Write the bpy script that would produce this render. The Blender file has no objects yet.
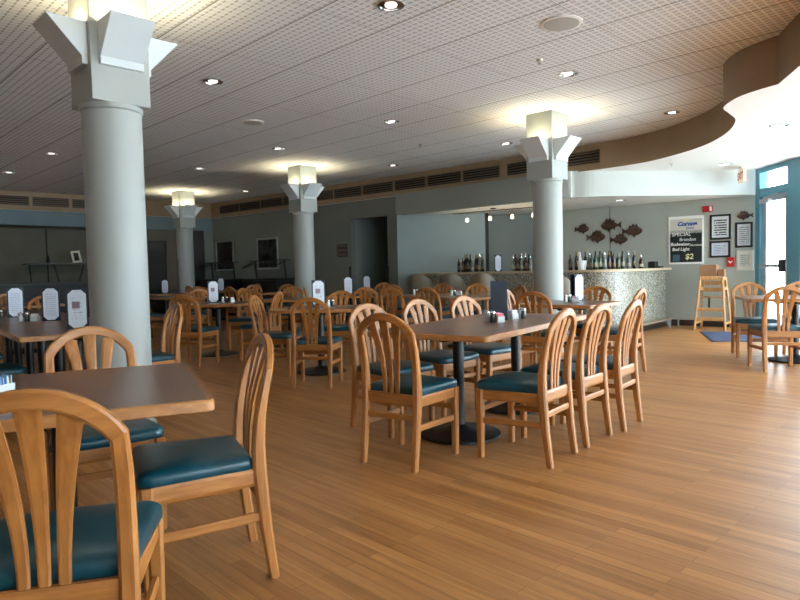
import bpy, bmesh, math, random
from math import sin, cos, pi, radians, sqrt, atan2
from mathutils import Vector, Matrix
random.seed(7)
sc = bpy.context.scene
COL = sc.collection

# ------------------------------------------------------------------ camera, sky, exposure
CAM_H = 1.15
pit = atan2(29, 630); rol = 0.022
Fv = Vector((0, cos(pit), -sin(pit))); R0 = Vector((1, 0, 0)); U0 = Vector((0, sin(pit), cos(pit)))
Rv = cos(rol) * R0 - sin(rol) * U0; Uv = sin(rol) * R0 + cos(rol) * U0
cam = bpy.data.cameras.new('camera'); cam.sensor_width = 36; cam.lens = 630 / 800 * 36
cam.clip_start = 0.05; cam.clip_end = 200
co = bpy.data.objects.new('camera', cam); COL.objects.link(co)
co.matrix_world = Matrix(((Rv.x, Uv.x, -Fv.x, 0), (Rv.y, Uv.y, -Fv.y, 0), (Rv.z, Uv.z, -Fv.z, CAM_H), (0, 0, 0, 1)))
sc.camera = co
sc.view_settings.view_transform = 'Standard'; sc.view_settings.look = 'None'
sc.view_settings.gamma = 1; sc.view_settings.exposure = 0.03; sc.view_settings.use_curve_mapping = False
w = bpy.data.worlds.new('sky'); sc.world = w; w.use_nodes = True
bg = w.node_tree.nodes['Background']; bg.inputs[0].default_value = (0.80, 0.90, 1.0, 1); bg.inputs[1].default_value = 12.0
sun = bpy.data.lights.new('sun', 'SUN'); sun.energy = 900; sun.angle = radians(2); sun.color = (1, .97, .93)     # on the pavement outside, over the roof
so_ = bpy.data.objects.new('sun', sun); COL.objects.link(so_); so_.rotation_euler = Vector((.55, -.12, -.83)).to_track_quat('-Z', 'Y').to_euler()
sc.cycles.max_bounces = 10; sc.cycles.diffuse_bounces = 6; sc.cycles.glossy_bounces = 4
sc.cycles.transparent_max_bounces = 12
sc.cycles.sample_clamp_indirect = 8

def portal(name, loc, rot, sx, sy):
    l = bpy.data.lights.new(name, 'AREA'); l.shape = 'RECTANGLE'; l.size = sx; l.size_y = sy
    l.cycles.is_portal = True
    o = bpy.data.objects.new(name, l); COL.objects.link(o); o.location = loc; o.rotation_euler = rot
WX = 6.25                                                     # the glazed side of the room
portal('sky_portal_side', (WX + .16, 3.3, 1.4), (0, radians(90), 0), 2.8, 15.6)
portal('sky_portal_rear', (4.6, -4.66, 1.5), (radians(-90), 0, 0), 2.8, 2.3)

# ------------------------------------------------------------------ materials
def lin(c):
    return tuple(((v / 12.92) if v <= .04045 else ((v + .055) / 1.055) ** 2.4) for v in c)
def S(r, g, b): return lin((r / 255, g / 255, b / 255)) + (1,)

def mat(name, col, rough=.5, metal=0., spec=.5, emit=None, es=0., coat=0.):
    m = bpy.data.materials.new(name); m.use_nodes = True
    b = m.node_tree.nodes['Principled BSDF']
    b.inputs['Base Color'].default_value = col; b.inputs['Roughness'].default_value = rough
    b.inputs['Metallic'].default_value = metal; b.inputs['Specular IOR Level'].default_value = spec
    if coat: b.inputs['Coat Weight'].default_value = coat; b.inputs['Coat Roughness'].default_value = .15
    if emit: b.inputs['Emission Color'].default_value = emit; b.inputs['Emission Strength'].default_value = es
    return m
class N:
    """tiny node helper"""
    def __init__(s, m): s.t = m.node_tree; s.b = s.t.nodes['Principled BSDF']
    def n(s, typ, **k):
        x = s.t.nodes.new(typ)
        for a, v in k.items(): setattr(x, a, v)
        return x
    def l(s, a, b): s.t.links.new(a, b)
    def math(s, op, a, b=None):
        x = s.n('ShaderNodeMath', operation=op)
        for i, v in enumerate((a, b)):
            if v is None: continue
            if isinstance(v, (int, float)): x.inputs[i].default_value = v
            else: s.l(v, x.inputs[i])
        return x.outputs[0]
    def mix(s, f, a, b):
        x = s.n('ShaderNodeMix', data_type='RGBA')
        if isinstance(f, (int, float)): x.inputs[0].default_value = f
        else: s.l(f, x.inputs[0])
        for i, v in ((6, a), (7, b)):
            if isinstance(v, tuple): x.inputs[i].default_value = v
            else: s.l(v, x.inputs[i])
        return x.outputs[2]
    def noise(s, vec, scale, detail=3, rough=.5):
        x = s.n('ShaderNodeTexNoise'); x.inputs['Scale'].default_value = scale; x.inputs['Detail'].default_value = detail
        x.inputs['Roughness'].default_value = rough
        s.l(vec, x.inputs['Vector']); return x.outputs[0]
    def coords(s, kind='Object', scale=(1, 1, 1), rot=(0, 0, 0), loc=(0, 0, 0)):
        c = s.n('ShaderNodeTexCoord'); mp = s.n('ShaderNodeMapping')
        mp.inputs['Scale'].default_value = scale; mp.inputs['Rotation'].default_value = rot; mp.inputs['Location'].default_value = loc
        s.l(c.outputs[kind], mp.inputs['Vector'])
        if any(rot):                                          # turn first, then stretch
            mp.inputs['Scale'].default_value = (1, 1, 1); m2 = s.n('ShaderNodeMapping'); m2.inputs['Scale'].default_value = scale
            s.l(mp.outputs[0], m2.inputs['Vector']); return m2.outputs[0]
        return mp.outputs[0]
    def ramp(s, f, lo, hi):
        x = s.n('ShaderNodeMapRange'); s.l(f, x.inputs[0]); x.inputs[1].default_value = lo; x.inputs[2].default_value = hi
        return x.outputs[0]
    def bump(s, h, strength, dist):
        x = s.n('ShaderNodeBump'); x.inputs['Strength'].default_value = strength; x.inputs['Distance'].default_value = dist
        s.l(h, x.inputs['Height']); s.l(x.outputs[0], s.b.inputs['Normal'])

def wood(name, c1, c2, scale, rough=.38):
    m = mat(name, c1, rough); k = N(m)
    f = k.noise(k.coords(scale=scale), 1.0, 4, .6)
    f2 = k.noise(k.coords(scale=(3, 3, 3)), 1.0, 2)
    col = k.mix(k.ramp(f, .3, .7), c1, c2)
    inf = k.n('ShaderNodeObjectInfo')
    hs = k.n('ShaderNodeHueSaturation'); k.l(col, hs.inputs['Color'])
    v = k.math('ADD', k.math('MULTIPLY', f2, .35), k.math('MULTIPLY', inf.outputs['Random'], .12)); k.l(k.math('ADD', v, .77), hs.inputs['Value'])
    k.l(hs.outputs[0], k.b.inputs['Base Color']); return m
def speckled(name, c1, c2, sc_, rough=.5, **kw):
    m = mat(name, c1, rough, **kw); k = N(m)
    f = k.noise(k.coords(), sc_, 4); k.l(k.mix(k.ramp(f, .35, .65), c1, c2), k.b.inputs['Base Color']); return m

OAK_A, OAK_B = S(178, 119, 60), S(143, 89, 40)
M = {}
M['wood_up'] = wood('oak_upright', OAK_A, OAK_B, (45, 45, 4))
M['wood_x'] = wood('oak_crosswise', OAK_A, OAK_B, (4, 45, 45))
M['wood_y'] = wood('oak_lengthwise', OAK_A, OAK_B, (45, 4, 45))
M['wood_edge'] = wood('oak_edge', S(178, 124, 72), S(146, 95, 52), (14, 14, 40), .35)
M['pale_wood'] = wood('pale_birch', S(208, 160, 104), S(182, 130, 78), (30, 30, 5), .45)
M['vinyl'] = speckled('teal_vinyl', S(9, 68, 82), S(6, 57, 69), 6, .34)
M['glide'] = mat('steel_glide', S(150, 150, 150), .35, .9)
M['laminate'] = speckled('brown_laminate', S(112, 78, 64), S(98, 67, 55), 60, .3)
M['black_steel'] = speckled('black_steel', S(13, 14, 17), S(18, 19, 23), 40, .42)
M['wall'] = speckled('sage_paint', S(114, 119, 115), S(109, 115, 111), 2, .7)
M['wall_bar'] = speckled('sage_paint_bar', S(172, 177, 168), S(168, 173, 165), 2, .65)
M['bulk_lit'] = speckled('lit_bulkhead', S(202, 207, 203), S(198, 204, 200), 2, .6)  # bulkhead colour whitened in place of the brighter light falling there
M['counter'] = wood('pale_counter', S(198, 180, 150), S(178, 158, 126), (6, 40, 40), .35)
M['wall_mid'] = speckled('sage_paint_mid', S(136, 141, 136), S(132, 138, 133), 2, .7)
M['wall_cool'] = speckled('cool_sage_paint', S(130, 143, 143), S(126, 139, 140), 2, .7)
M['wall_blue'] = speckled('blue_grey_paint', S(104, 125, 135), S(98, 119, 130), 2, .65)
M['wall_recess'] = speckled('recess_paint', S(100, 96, 84), S(94, 90, 79), 3, .7)
M['column'] = speckled('pale_column_paint', S(165, 170, 167), S(161, 167, 164), 3, .5)
M['cap_white'] = mat('capital_white_paint', S(214, 222, 225), .5)
M['white'] = mat('white_paint', S(247, 247, 244), .6)
M['brown'] = speckled('brown_paint', S(150, 127, 99), S(143, 121, 94), 3, .6)
M['vent_dark'] = mat('vent_dark', S(22, 19, 17), .8)
M['vent_slat'] = mat('vent_slat', S(104, 86, 68), .5)
M['dark'] = mat('near_black', S(20, 19, 20), .7)
M['door_dark'] = speckled('dark_door_paint', S(24, 20, 19), S(29, 24, 22), 5, .5)
M['teal_frame'] = mat('teal_frame_paint', S(82, 142, 162), .45)
M['alu'] = mat('aluminium', S(188, 192, 196), .35, .6)
M['black_plastic'] = mat('black_plastic', S(24, 25, 28), .45)
M['navy'] = mat('navy_leatherette', S(30, 41, 56), .5)
M['paper'] = mat('paper', S(232, 236, 240), .7)
M['chrome'] = mat('chrome', S(225, 225, 225), .15, 1.)
M['glow_can'] = mat('lamp_face', S(250, 250, 245), .5, emit=(1, .97, .95, 1), es=1.6)
M['glow_pend'] = mat('frosted_lamp_glass', S(250, 240, 215), .3, emit=(1, .84, .56, 1), es=2.6)
M['brass'] = mat('dark_bronze', S(110, 96, 80), .4, .7)
M['copper_fish'] = speckled('painted_wood_fish', S(84, 54, 40), S(34, 25, 23), 28, .5)
M['red'] = mat('alarm_red', S(176, 34, 34), .4)
M['cardboard'] = speckled('cardboard', S(150, 110, 80), S(140, 101, 72), 5, .8)
M['mat_blue'] = speckled('blue_carpet', S(46, 56, 90), S(36, 45, 74), 90, .95)
M['mat_rim'] = mat('black_rubber_rim', S(28, 28, 34), .8)
M['stool'] = speckled('taupe_vinyl', S(116, 104, 86), S(106, 95, 78), 6, .45)
M['art_a'] = speckled('dark_print', S(52, 42, 34), S(30, 26, 24), 5, .25)
M['art_b'] = speckled('dark_landscape_print', S(62, 66, 66), S(20, 22, 24), 3.2, .25)
M['silver'] = mat('silver_moulding', S(200, 203, 206), .3, .7)
M['cream_frame'] = mat('cream_moulding', S(206, 204, 190), .45)
M['chalk'] = mat('chalkboard', S(22, 26, 28), .6)
M['chalk_white'] = mat('chalk_marker', S(236, 238, 232), .7)
M['chalk_yellow'] = mat('yellow_marker', S(232, 230, 176), .7)
M['blue_ink'] = mat('blue_lettering', S(44, 72, 150), .6)
M['board_cream'] = mat('board_cream', S(214, 211, 198), .5)
M['steel'] = mat('brushed_steel', S(170, 172, 175), .3, .9)
M['bronze_bottle'] = mat('amber_glass', S(58, 34, 18), .12, spec=.6)
M['green_bottle'] = mat('green_glass', S(26, 54, 34), .12, spec=.6)
M['dark_bottle'] = mat('dark_glass', S(20, 20, 22), .12, spec=.6)
M['clear_bottle'] = mat('pale_glass', S(104, 112, 108), .1, spec=.6)
M['label'] = mat('bottle_label', S(150, 144, 128), .6)
M['label_b'] = mat('bottle_label_tan', S(104, 84, 58), .6)
M['gold'] = mat('gold_foil', S(120, 96, 48), .4, .6)
M['pink'] = mat('pink_packets', S(222, 120, 132), .7)
M['blue_pk'] = mat('blue_packets', S(150, 182, 226), .7)
M['yellow_pk'] = mat('yellow_packets', S(232, 226, 150), .7)
M['salt'] = mat('salt_glass', S(205, 212, 212), .1, spec=.7)
M['pepper'] = mat('pepper_glass', S(80, 76, 72), .1, spec=.7)
M['exit'] = mat('exit_face', S(236, 214, 190), .5, emit=(1, .8, .6, 1), es=.3)
M['concrete'] = speckled('pavement', S(196, 197, 197), S(184, 185, 186), 3, .9)
M['base_dark'] = mat('dark_baseboard', S(52, 40, 34), .5)

def glass_mat():
    m = bpy.data.materials.new('window_glass'); m.use_nodes = True; t = m.node_tree
    t.nodes.remove(t.nodes['Principled BSDF']); out = t.nodes['Material Output']
    tr = t.nodes.new('ShaderNodeBsdfTransparent'); gl = t.nodes.new('ShaderNodeBsdfGlossy'); gl.inputs['Roughness'].default_value = .02
    mx = t.nodes.new('ShaderNodeMixShader'); fr = t.nodes.new('ShaderNodeFresnel'); fr.inputs[0].default_value = 1.3
    ge = t.nodes.new('ShaderNodeNewGeometry'); inv = t.nodes.new('ShaderNodeMath'); inv.operation = 'SUBTRACT'; inv.inputs[0].default_value = 1
    t.links.new(ge.outputs['Backfacing'], inv.inputs[1]); mu = t.nodes.new('ShaderNodeMath'); mu.operation = 'MULTIPLY'
    t.links.new(fr.outputs[0], mu.inputs[0]); t.links.new(inv.outputs[0], mu.inputs[1]); t.links.new(mu.outputs[0], mx.inputs[0]); t.links.new(tr.outputs[0], mx.inputs[1]); t.links.new(gl.outputs[0], mx.inputs[2])
    tr.inputs[0].default_value = (.93, .97, .97, 1)
    t.links.new(mx.outputs[0], out.inputs[0]); return m
M['glass'] = glass_mat()

def ceiling_mat():
    m = mat('embossed_ceiling_tile', S(205, 198, 190), .8, spec=.2); k = N(m)
    v = k.coords(rot=(0, 0, radians(45)))
    s = k.n('ShaderNodeSeparateXYZ'); k.l(v, s.inputs[0])
    def groove(o, pitch, wd, off=0.):
        f = k.math('FRACT', k.math('MULTIPLY', k.math('ADD', o, 50 * pitch - off), 1 / pitch))
        return k.math('LESS_THAN', f, wd)
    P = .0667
    lit_rib = groove(s.outputs[0], P, .26); shade_rib = groove(s.outputs[1], P, .24)
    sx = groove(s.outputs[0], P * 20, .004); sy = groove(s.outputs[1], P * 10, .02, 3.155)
    g = k.math('MAXIMUM', lit_rib, shade_rib); seam = k.math('MAXIMUM', sx, sy)
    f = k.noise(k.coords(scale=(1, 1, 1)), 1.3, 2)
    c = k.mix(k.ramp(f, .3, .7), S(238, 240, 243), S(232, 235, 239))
    c = k.mix(shade_rib, c, S(180, 181, 183)); c = k.mix(lit_rib, c, S(250, 251, 252)); c = k.mix(seam, c, S(128, 125, 122))  # embossing's light painted in: bright lines one way, shaded lines across
    k.l(c, k.b.inputs['Base Color'])
    k.bump(k.math('SUBTRACT', 1., k.math('MAXIMUM', g, seam)), .35, .006)
    return m
def floor_mat():
    m = mat('strip_wood_floor', S(170, 112, 62), .36, spec=.45); k = N(m)
    v = k.coords(rot=(0, 0, radians(46)))
    br = k.n('ShaderNodeTexBrick'); k.l(v, br.inputs['Vector'])
    br.offset = .37; br.offset_frequency = 2; br.squash = 1
    for nm, val in (('Scale', 1.), ('Mortar Size', .0016), ('Mortar Smooth', .2), ('Bias', 0.), ('Brick Width', .95), ('Row Height', .060)):
        br.inputs[nm].default_value = val
    br.inputs['Color1'].default_value = (0, 0, 0, 1); br.inputs['Color2'].default_value = (1, 1, 1, 1); br.inputs['Mortar'].default_value = (.5, .5, .5, 1)
    g = k.noise(k.coords(rot=(0, 0, radians(46)), scale=(1.6, 38, 1)), 1.0, 6, .65)
    g2 = k.noise(k.coords(rot=(0, 0, radians(46)), scale=(.6, 9, 1)), 1.0, 3)
    big = k.noise(k.coords(), .7, 2)
    c = k.mix(k.ramp(br.outputs['Color'], 0, 1), S(186, 132, 76), S(150, 99, 52))
    c = k.mix(k.math('MULTIPLY', k.ramp(g, .40, .75), .75), c, S(108, 68, 32))
    c = k.mix(k.math('MULTIPLY', k.ramp(g2, .45, .7), .4), c, S(194, 143, 88))
    c = k.mix(k.math('MULTIPLY', br.outputs['Fac'], .75), c, S(92, 60, 36))
    c = k.mix(k.math('MULTIPLY', big, .25), c, S(166, 114, 64))
    k.l(c, k.b.inputs['Base Color'])
    k.l(k.math('ADD', k.math('MULTIPLY', g, .16), .27), k.b.inputs['Roughness'])
    k.bump(k.math('SUBTRACT', 1., br.outputs['Fac']), .12, .002)
    return m
def mosaic_mat():
    m = mat('mosaic_tile', S(160, 158, 140), .25, spec=.6); k = N(m)
    vo = k.n('ShaderNodeTexVoronoi', feature='F1'); vo.inputs['Scale'].default_value = 52
    k.l(k.coords(), vo.inputs['Vector'])
    s = k.n('ShaderNodeSeparateColor'); k.l(vo.outputs['Color'], s.inputs[0])
    c = k.mix(s.outputs[0], S(126, 123, 106), S(190, 188, 174))
    c = k.mix(k.math('LESS_THAN', s.outputs[1], .13), c, S(96, 88, 70))
    c = k.mix(k.math('GREATER_THAN', vo.outputs['Distance'], .62), c, S(110, 108, 100))
    k.l(c, k.b.inputs['Base Color']); return m
def print_mat(name, bgc, ink, rows, size=(1, 1), margin=.12, col_noise=14., thr=.42, seed=0.):
    """lines of illegible small print, in generated coordinates of an upright card"""
    m = mat(name, bgc, .6); k = N(m)
    c = k.n('ShaderNodeTexCoord'); s = k.n('ShaderNodeSeparateXYZ'); k.l(c.outputs['Generated'], s.inputs[0])
    x, z = s.outputs[0], s.outputs[2]
    fr = k.math('FRACT', k.math('MULTIPLY', z, rows)); row = k.math('FLOOR', k.math('MULTIPLY', z, rows))
    line = k.math('LESS_THAN', fr, .5)
    cb = k.n('ShaderNodeCombineXYZ'); k.l(k.math('MULTIPLY', x, col_noise), cb.inputs[0]); k.l(k.math('ADD', k.math('MULTIPLY', row, 7.3), seed), cb.inputs[1])
    wv = k.math('GREATER_THAN', k.noise(cb.outputs[0], 1.0, 2), thr)
    inb = k.math('MULTIPLY', k.math('MULTIPLY', k.math('GREATER_THAN', x, margin), k.math('LESS_THAN', x, 1 - margin)),
                 k.math('MULTIPLY', k.math('GREATER_THAN', z, margin), k.math('LESS_THAN', z, 1 - margin)))
    f = k.math('MULTIPLY', k.math('MULTIPLY', line, wv), inb)
    k.l(k.mix(f, bgc, ink), k.b.inputs['Base Color']); return m
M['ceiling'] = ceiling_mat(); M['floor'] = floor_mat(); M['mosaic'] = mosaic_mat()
M['menu_text'] = print_mat('menu_print', S(222, 230, 244), S(190, 199, 220), 15, margin=.14)
M['menu_text_pic'] = print_mat('menu_print_short', S(228, 233, 242), S(176, 182, 198), 13, margin=.2, thr=.55, seed=3.)
M['food_photo'] = speckled('food_photograph', S(178, 118, 106), S(112, 122, 146), 70, .4)
M['notice_a'] = print_mat('notice_print_bold', S(218, 222, 226), S(50, 56, 66), 9, margin=.12, col_noise=9, thr=.4)
M['notice_b'] = print_mat('notice_print_faint', S(206, 212, 224), S(140, 150, 176), 8, margin=.14)
M['notice_c'] = print_mat('notice_print_grey', S(206, 210, 212), S(128, 132, 138), 11, margin=.1)
M['cert'] = print_mat('certificate_print', S(214, 214, 204), S(140, 142, 140), 9, margin=.16)

# ------------------------------------------------------------------ mesh builder
class MB:
    def __init__(s): s.bm = bmesh.new()
    def box(s, c, d, rz=0., bev=0.):
        m = Matrix.Translation(c) @ Matrix.Rotation(rz, 4, 'Z') @ Matrix.Diagonal((d[0], d[1], d[2], 1))
        g = bmesh.ops.create_cube(s.bm, size=1, matrix=m)
        if bev:
            es = {e for v in g['verts'] for e in v.link_edges}
            bmesh.ops.bevel(s.bm, geom=list(es), offset=bev, segments=2, affect='EDGES', profile=.5)
        return s
    def ring(s, pts): return [s.bm.verts.new(p) for p in pts]
    def loft(s, rings, cap=True, closed=False):
        vs = [s.ring(r) for r in rings]; n = len(vs[0])
        pairs = list(zip(vs, vs[1:])) + ([(vs[-1], vs[0])] if closed else [])
        for a, b in pairs:
            for i in range(n):
                j = (i + 1) % n
                try: s.bm.faces.new((a[i], a[j], b[j], b[i]))
                except ValueError: pass
        if cap and not closed:
            s.bm.faces.new(vs[0][::-1]); s.bm.faces.new(vs[-1])
        return s
    def sweep(s, st, ch=.62):
        q = ((1, ch), (ch, 1), (-ch, 1), (-1, ch), (-1, -ch), (-ch, -1), (ch, -1), (1, -ch))
        return s.loft([[Vector(c) + Vector(a) * i + Vector(b) * j for i, j in q] for c, a, b in st])
    def bar(s, p, q, wx, wz, ch=.62):
        """rectangular bar from p to q: wx wide sideways, wz tall"""
        p = Vector(p); q = Vector(q); d = (q - p).normalized()
        a = d.cross(Vector((0, 0, 1)))
        a = Vector((1, 0, 0)) if a.length < 1e-4 else a.normalized()
        b = a.cross(d)
        return s.sweep([(p, a * wx / 2, b * wz / 2), (q, a * wx / 2, b * wz / 2)], ch)
    def tube(s, pts, r, n=10):
        pts = [Vector(p) for p in pts]; rings = []
        for i, p in enumerate(pts):
            d = (pts[min(i + 1, len(pts) - 1)] - pts[max(i - 1, 0)]).normalized()
            a = d.cross(Vector((0, 0, 1)));  a = Vector((1, 0, 0)) if a.length < 1e-3 else a.normalized()
            b = a.cross(d); rr = r[i] if isinstance(r, (list, tuple)) else r
            rings.append([p + a * rr * cos(t) + b * rr * sin(t) for t in [2 * pi * k / n for k in range(n)]])
        return s.loft(rings)
    def lathe(s, prof, n=20, c=(0, 0, 0)):
        c = Vector(c)
        return s.loft([[c + Vector((max(r, 1e-4) * cos(2 * pi * k / n), max(r, 1e-4) * sin(2 * pi * k / n), z)) for k in range(n)] for r, z in prof])
    def prism(s, pts, z0, z1):
        b = s.ring([(p[0], p[1], z0) for p in pts]); t = s.ring([(p[0], p[1], z1) for p in pts]); n = len(pts)
        for i in range(n):
            j = (i + 1) % n; s.bm.faces.new((b[i], b[j], t[j], t[i]))
        s.bm.faces.new(b[::-1]); s.bm.faces.new(t); return s
    def flat(s, pts, nrm, th):
        """polygon pts (3D, planar) thickened along nrm"""
        nrm = Vector(nrm)
        return s.loft([[Vector(p) for p in pts], [Vector(p) + nrm * th for p in pts]])
    def build(s, name, m, parent=None, smooth=False, mats=None):
        bmesh.ops.recalc_face_normals(s.bm, faces=s.bm.faces)
        me = bpy.data.meshes.new(name); s.bm.to_mesh(me); s.bm.free()
        for x in (mats or [m]): me.materials.append(x)
        if smooth:
            for p in me.polygons: p.use_smooth = True
            if smooth != 'all' and hasattr(me, 'set_sharp_from_angle'): me.set_sharp_from_angle(angle=radians(smooth if smooth is not True else 40))
        o = bpy.data.objects.new(name, me); COL.objects.link(o)
        if parent: o.parent = parent
        return o
def tag(o, label=None, cat=None, group=None, kind=None):
    if label: o['label'] = label
    if cat: o['category'] = cat
    if group: o['group'] = group
    if kind: o['kind'] = kind
    return o
def empty(name, loc, rz=0., label=None, cat=None, group=None):
    o = bpy.data.objects.new(name, None); COL.objects.link(o); o.location = loc; o.rotation_euler.z = rz
    o.empty_display_size = .1
    return tag(o, label, cat, group)
def struct(o): o['kind'] = 'structure'; return o
KIDS = {}
def copy_tree(o, parent=None):
    c = o.copy(); COL.objects.link(c)
    if parent: c.parent = parent
    for ch in list(o.children): copy_tree(ch, c)
    return c
def place(proto, first, loc, rz, label, group=None, scale=None):
    o = proto if first else copy_tree(proto)
    o.location = loc; o.rotation_euler.z = rz; o['label'] = label
    if group: o['group'] = group
    return o
def facing(d): return atan2(d[1], d[0]) - pi / 2          # local +Y points along d
ORD = ['first', 'second', 'third', 'fourth', 'fifth', 'sixth', 'seventh', 'eighth', 'ninth', 'tenth', 'eleventh', 'twelfth', 'thirteenth', 'fourteenth', 'fifteenth', 'sixteenth', 'seventeenth', 'eighteenth']

# ------------------------------------------------------------------ the setting
ZC, ZL, ZB = 3.22, 2.78, 2.35
u = Vector((.7071, .7071)); v = Vector((-.7071, .7071))
Pa, Pb = Vector((-.03, 13.82)), Vector((-5.40, 18.40))      # the long far wall
Lb = Vector((-14.2, 9.60))                                   # left wall runs Pb -> Lb
Fa, Fb = Vector((6.33, 11.15)), Vector((3.3, 13.55))         # wall with the notices
struct(MB().box((-3.7, 8.0, -.05), (20.9, 26, .1)).build('floor', M['floor']))
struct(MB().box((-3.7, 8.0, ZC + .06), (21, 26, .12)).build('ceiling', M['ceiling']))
def wall(name, a, b, z0, z1, th, m, side=1):
    """a slab on the far side of the line a->b (side=+1: to the left of the direction)"""
    a = Vector(a); b = Vector(b); d = (b - a).normalized(); n = Vector((-d.y, d.x)) * side * th
    return struct(MB().prism([a, b, b + n, a + n], z0, z1).build(name, m))
def on(a, b, X=None, t=None):
    a = Vector(a); b = Vector(b); return a + (b - a) * t
# far wall with a doorway
dP = (Pb - Pa).normalized(); nP = Vector((-dP.y, dP.x)) * -1     # pointing behind the wall
if nP.y < 0: nP = -nP
d1, d2 = Vector((-.247, 14.004)), Vector((-1.098, 14.731))
d1 = Pa + dP * (d1 - Pa).dot(dP); d2 = Pa + dP * (d2 - Pa).dot(dP)
wall('wall_far', d2, Pb, 0, ZL, .12, M['wall'], -1); wall('wall_far_end', Pa, d1, 0, ZL, .12, M['wall'], -1)
wall('wall_far_over_doorway', d1, d2, 2.38, ZL, .12, M['wall'], -1)
e2_ = d2 + nP * 1.35
wall('wall_passage_left', d2 + nP * .12, e2_, 0, 2.5, .1, M['wall_cool'], 1)
wall('wall_passage_right', d1 + nP * .12, d1 + nP * 3.2, 0, 2.5, .1, M['wall'], -1)
wall('wall_passage_end', d1 + nP * 3.2, d2 + nP * 3.2 + dP * 1.5, 0, 2.5, .1, M['wall'], -1)
struct(MB().prism([d1 + nP * .12 - dP * .2, d2 + nP * .12 + dP * 1.6, d2 + nP * 3.4 + dP * 1.6, d1 + nP * 3.4 - dP * .2], 2.5, 2.6).build('ceiling_passage', M['wall']))
wall('wall_passage_side', d2 + dP * 1.5 + nP * 1.3, d2 + dP * 1.5 + nP * 3.2, 0, 2.5, .1, M['wall'], 1)
wall('wall_passage_front', e2_, e2_ + dP * 1.5, 0, 2.5, .1, M['wall'], 1)
# bar alcove
wall('wall_bar_left', (-.03, 13.60), (1.86, 13.58), 0, ZL, .3, M['wall_cool'], 1)
struct(MB().box((1.90, 13.62, 1.39), (.07, .08, 2.78)).build('trim_17', M['dark']))  # black strip standing in for the shade in the gap beside the wall end
wall('wall_bar_back', (1.2, 14.12), (3.30, 14.02), 0, ZL, .12, M['wall'], 1)
wall('wall_bar_return', (3.30, 13.55), (3.30, 14.15), 0, ZL, .12, M['wall'], -1)
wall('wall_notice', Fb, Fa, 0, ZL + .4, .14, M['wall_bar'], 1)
dF = (Fb - Fa).normalized(); nF = Vector((-dF.y, dF.x));  nF = nF if nF.y < 0 else -nF      # into the room
def fish_pt(X, off=0.):
    t = (X - Fa.x) / dF.x; return Fa + dF * t + nF * off
s0 = fish_pt(4.275, .003); struct(MB().box((s0.x, s0.y, 1.7), (.012, .006, 1.3), atan2(dF.y, dF.x)).build('trim_1', M['base_dark']))
def catmull(pts, k=8):
    out = []
    for i in range(len(pts) - 1):
        p0, p1, p2, p3 = pts[max(i - 1, 0)], pts[i], pts[i + 1], pts[min(i + 2, len(pts) - 1)]
        for j in range(k):
            t = j / k
            out.append(.5 * ((2 * p1) + (p2 - p0) * t + (2 * p0 - 5 * p1 + 4 * p2 - p3) * t * t + (3 * p1 - p0 - 3 * p2 + p3) * t ** 3))
    return out + [pts[-1]]
catmull_ = lambda p: catmull(p, 6)
# bulkhead over the bar (follows the far wall line, then turns along the front)
BK = catmull_([Vector((-.05, 13.60)), Vector((.65, 13.02)), Vector((2.70, 11.10)), Vector((3.05, 10.92)), Vector((3.5, 10.85)), Vector((4.9, 10.98)), Vector((6.33, 11.13))])
def offset(path, dist):
    out = []
    for i, p in enumerate(path):
        a = path[max(i - 1, 0)]; b = path[min(i + 1, len(path) - 1)]
        d = (b - a).normalized(); n = Vector((-d.y, d.x)); out.append(p + n * dist)
    return out
kb = next(i for i, p in enumerate(BK) if p.x > 2.72)
for nm_, seg, m_ in (('wall_bulkhead_bar', slice(0, kb + 1), 'wall_mid'), ('wall_bulkhead_front', slice(kb, None), 'bulk_lit')):
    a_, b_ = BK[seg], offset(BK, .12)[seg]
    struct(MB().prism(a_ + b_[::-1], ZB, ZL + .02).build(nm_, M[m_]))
struct(MB().prism(offset(BK, .10) + [Vector((6.4, 14.4)), Vector((-.1, 14.4))], ZB, ZB + .06).build('ceiling_bar', M['white']))
# wavy brown soffit with the lower white ceiling under it
WV = [(3.5, 5.84), (3.39, 6.1), (3.36, 6.35), (3.43, 6.68), (3.64, 6.95), (3.86, 7.25), (4.08, 7.8), (4.20, 8.4), (4.21, 8.9), (4.12, 9.45), (3.95, 9.95), (3.66, 10.36), (3.25, 10.78), (2.95, 11.02)]
wave = catmull([Vector(p) for p in WV], 6)
nPi = -nP                                                     # into the room
soff = [Vector((3.0, -4.6)), Vector((3.22, 4.0)), Vector((3.36, 5.3))] + wave + [Vector((1.97, 12.0)), Pa + nPi * .05, Pb + Vector((0, -.07))]
dL = (Lb - Pb).normalized(); nL = Vector((-dL.y, dL.x)); nL = nL if nL.y > 0 else -nL      # behind the left wall
soff += [Lb - nL * .05, Vector((-14.2, 21)), Vector((6.7, 21)), Vector((6.7, -4.6))]
so = MB().prism(soff, ZL, ZC + .02).build('ceiling_soffit', None, mats=[M['brown'], M['white']])
for p in so.data.polygons:
    if p.normal.z < -.9: p.material_index = 1
struct(so)
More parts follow.
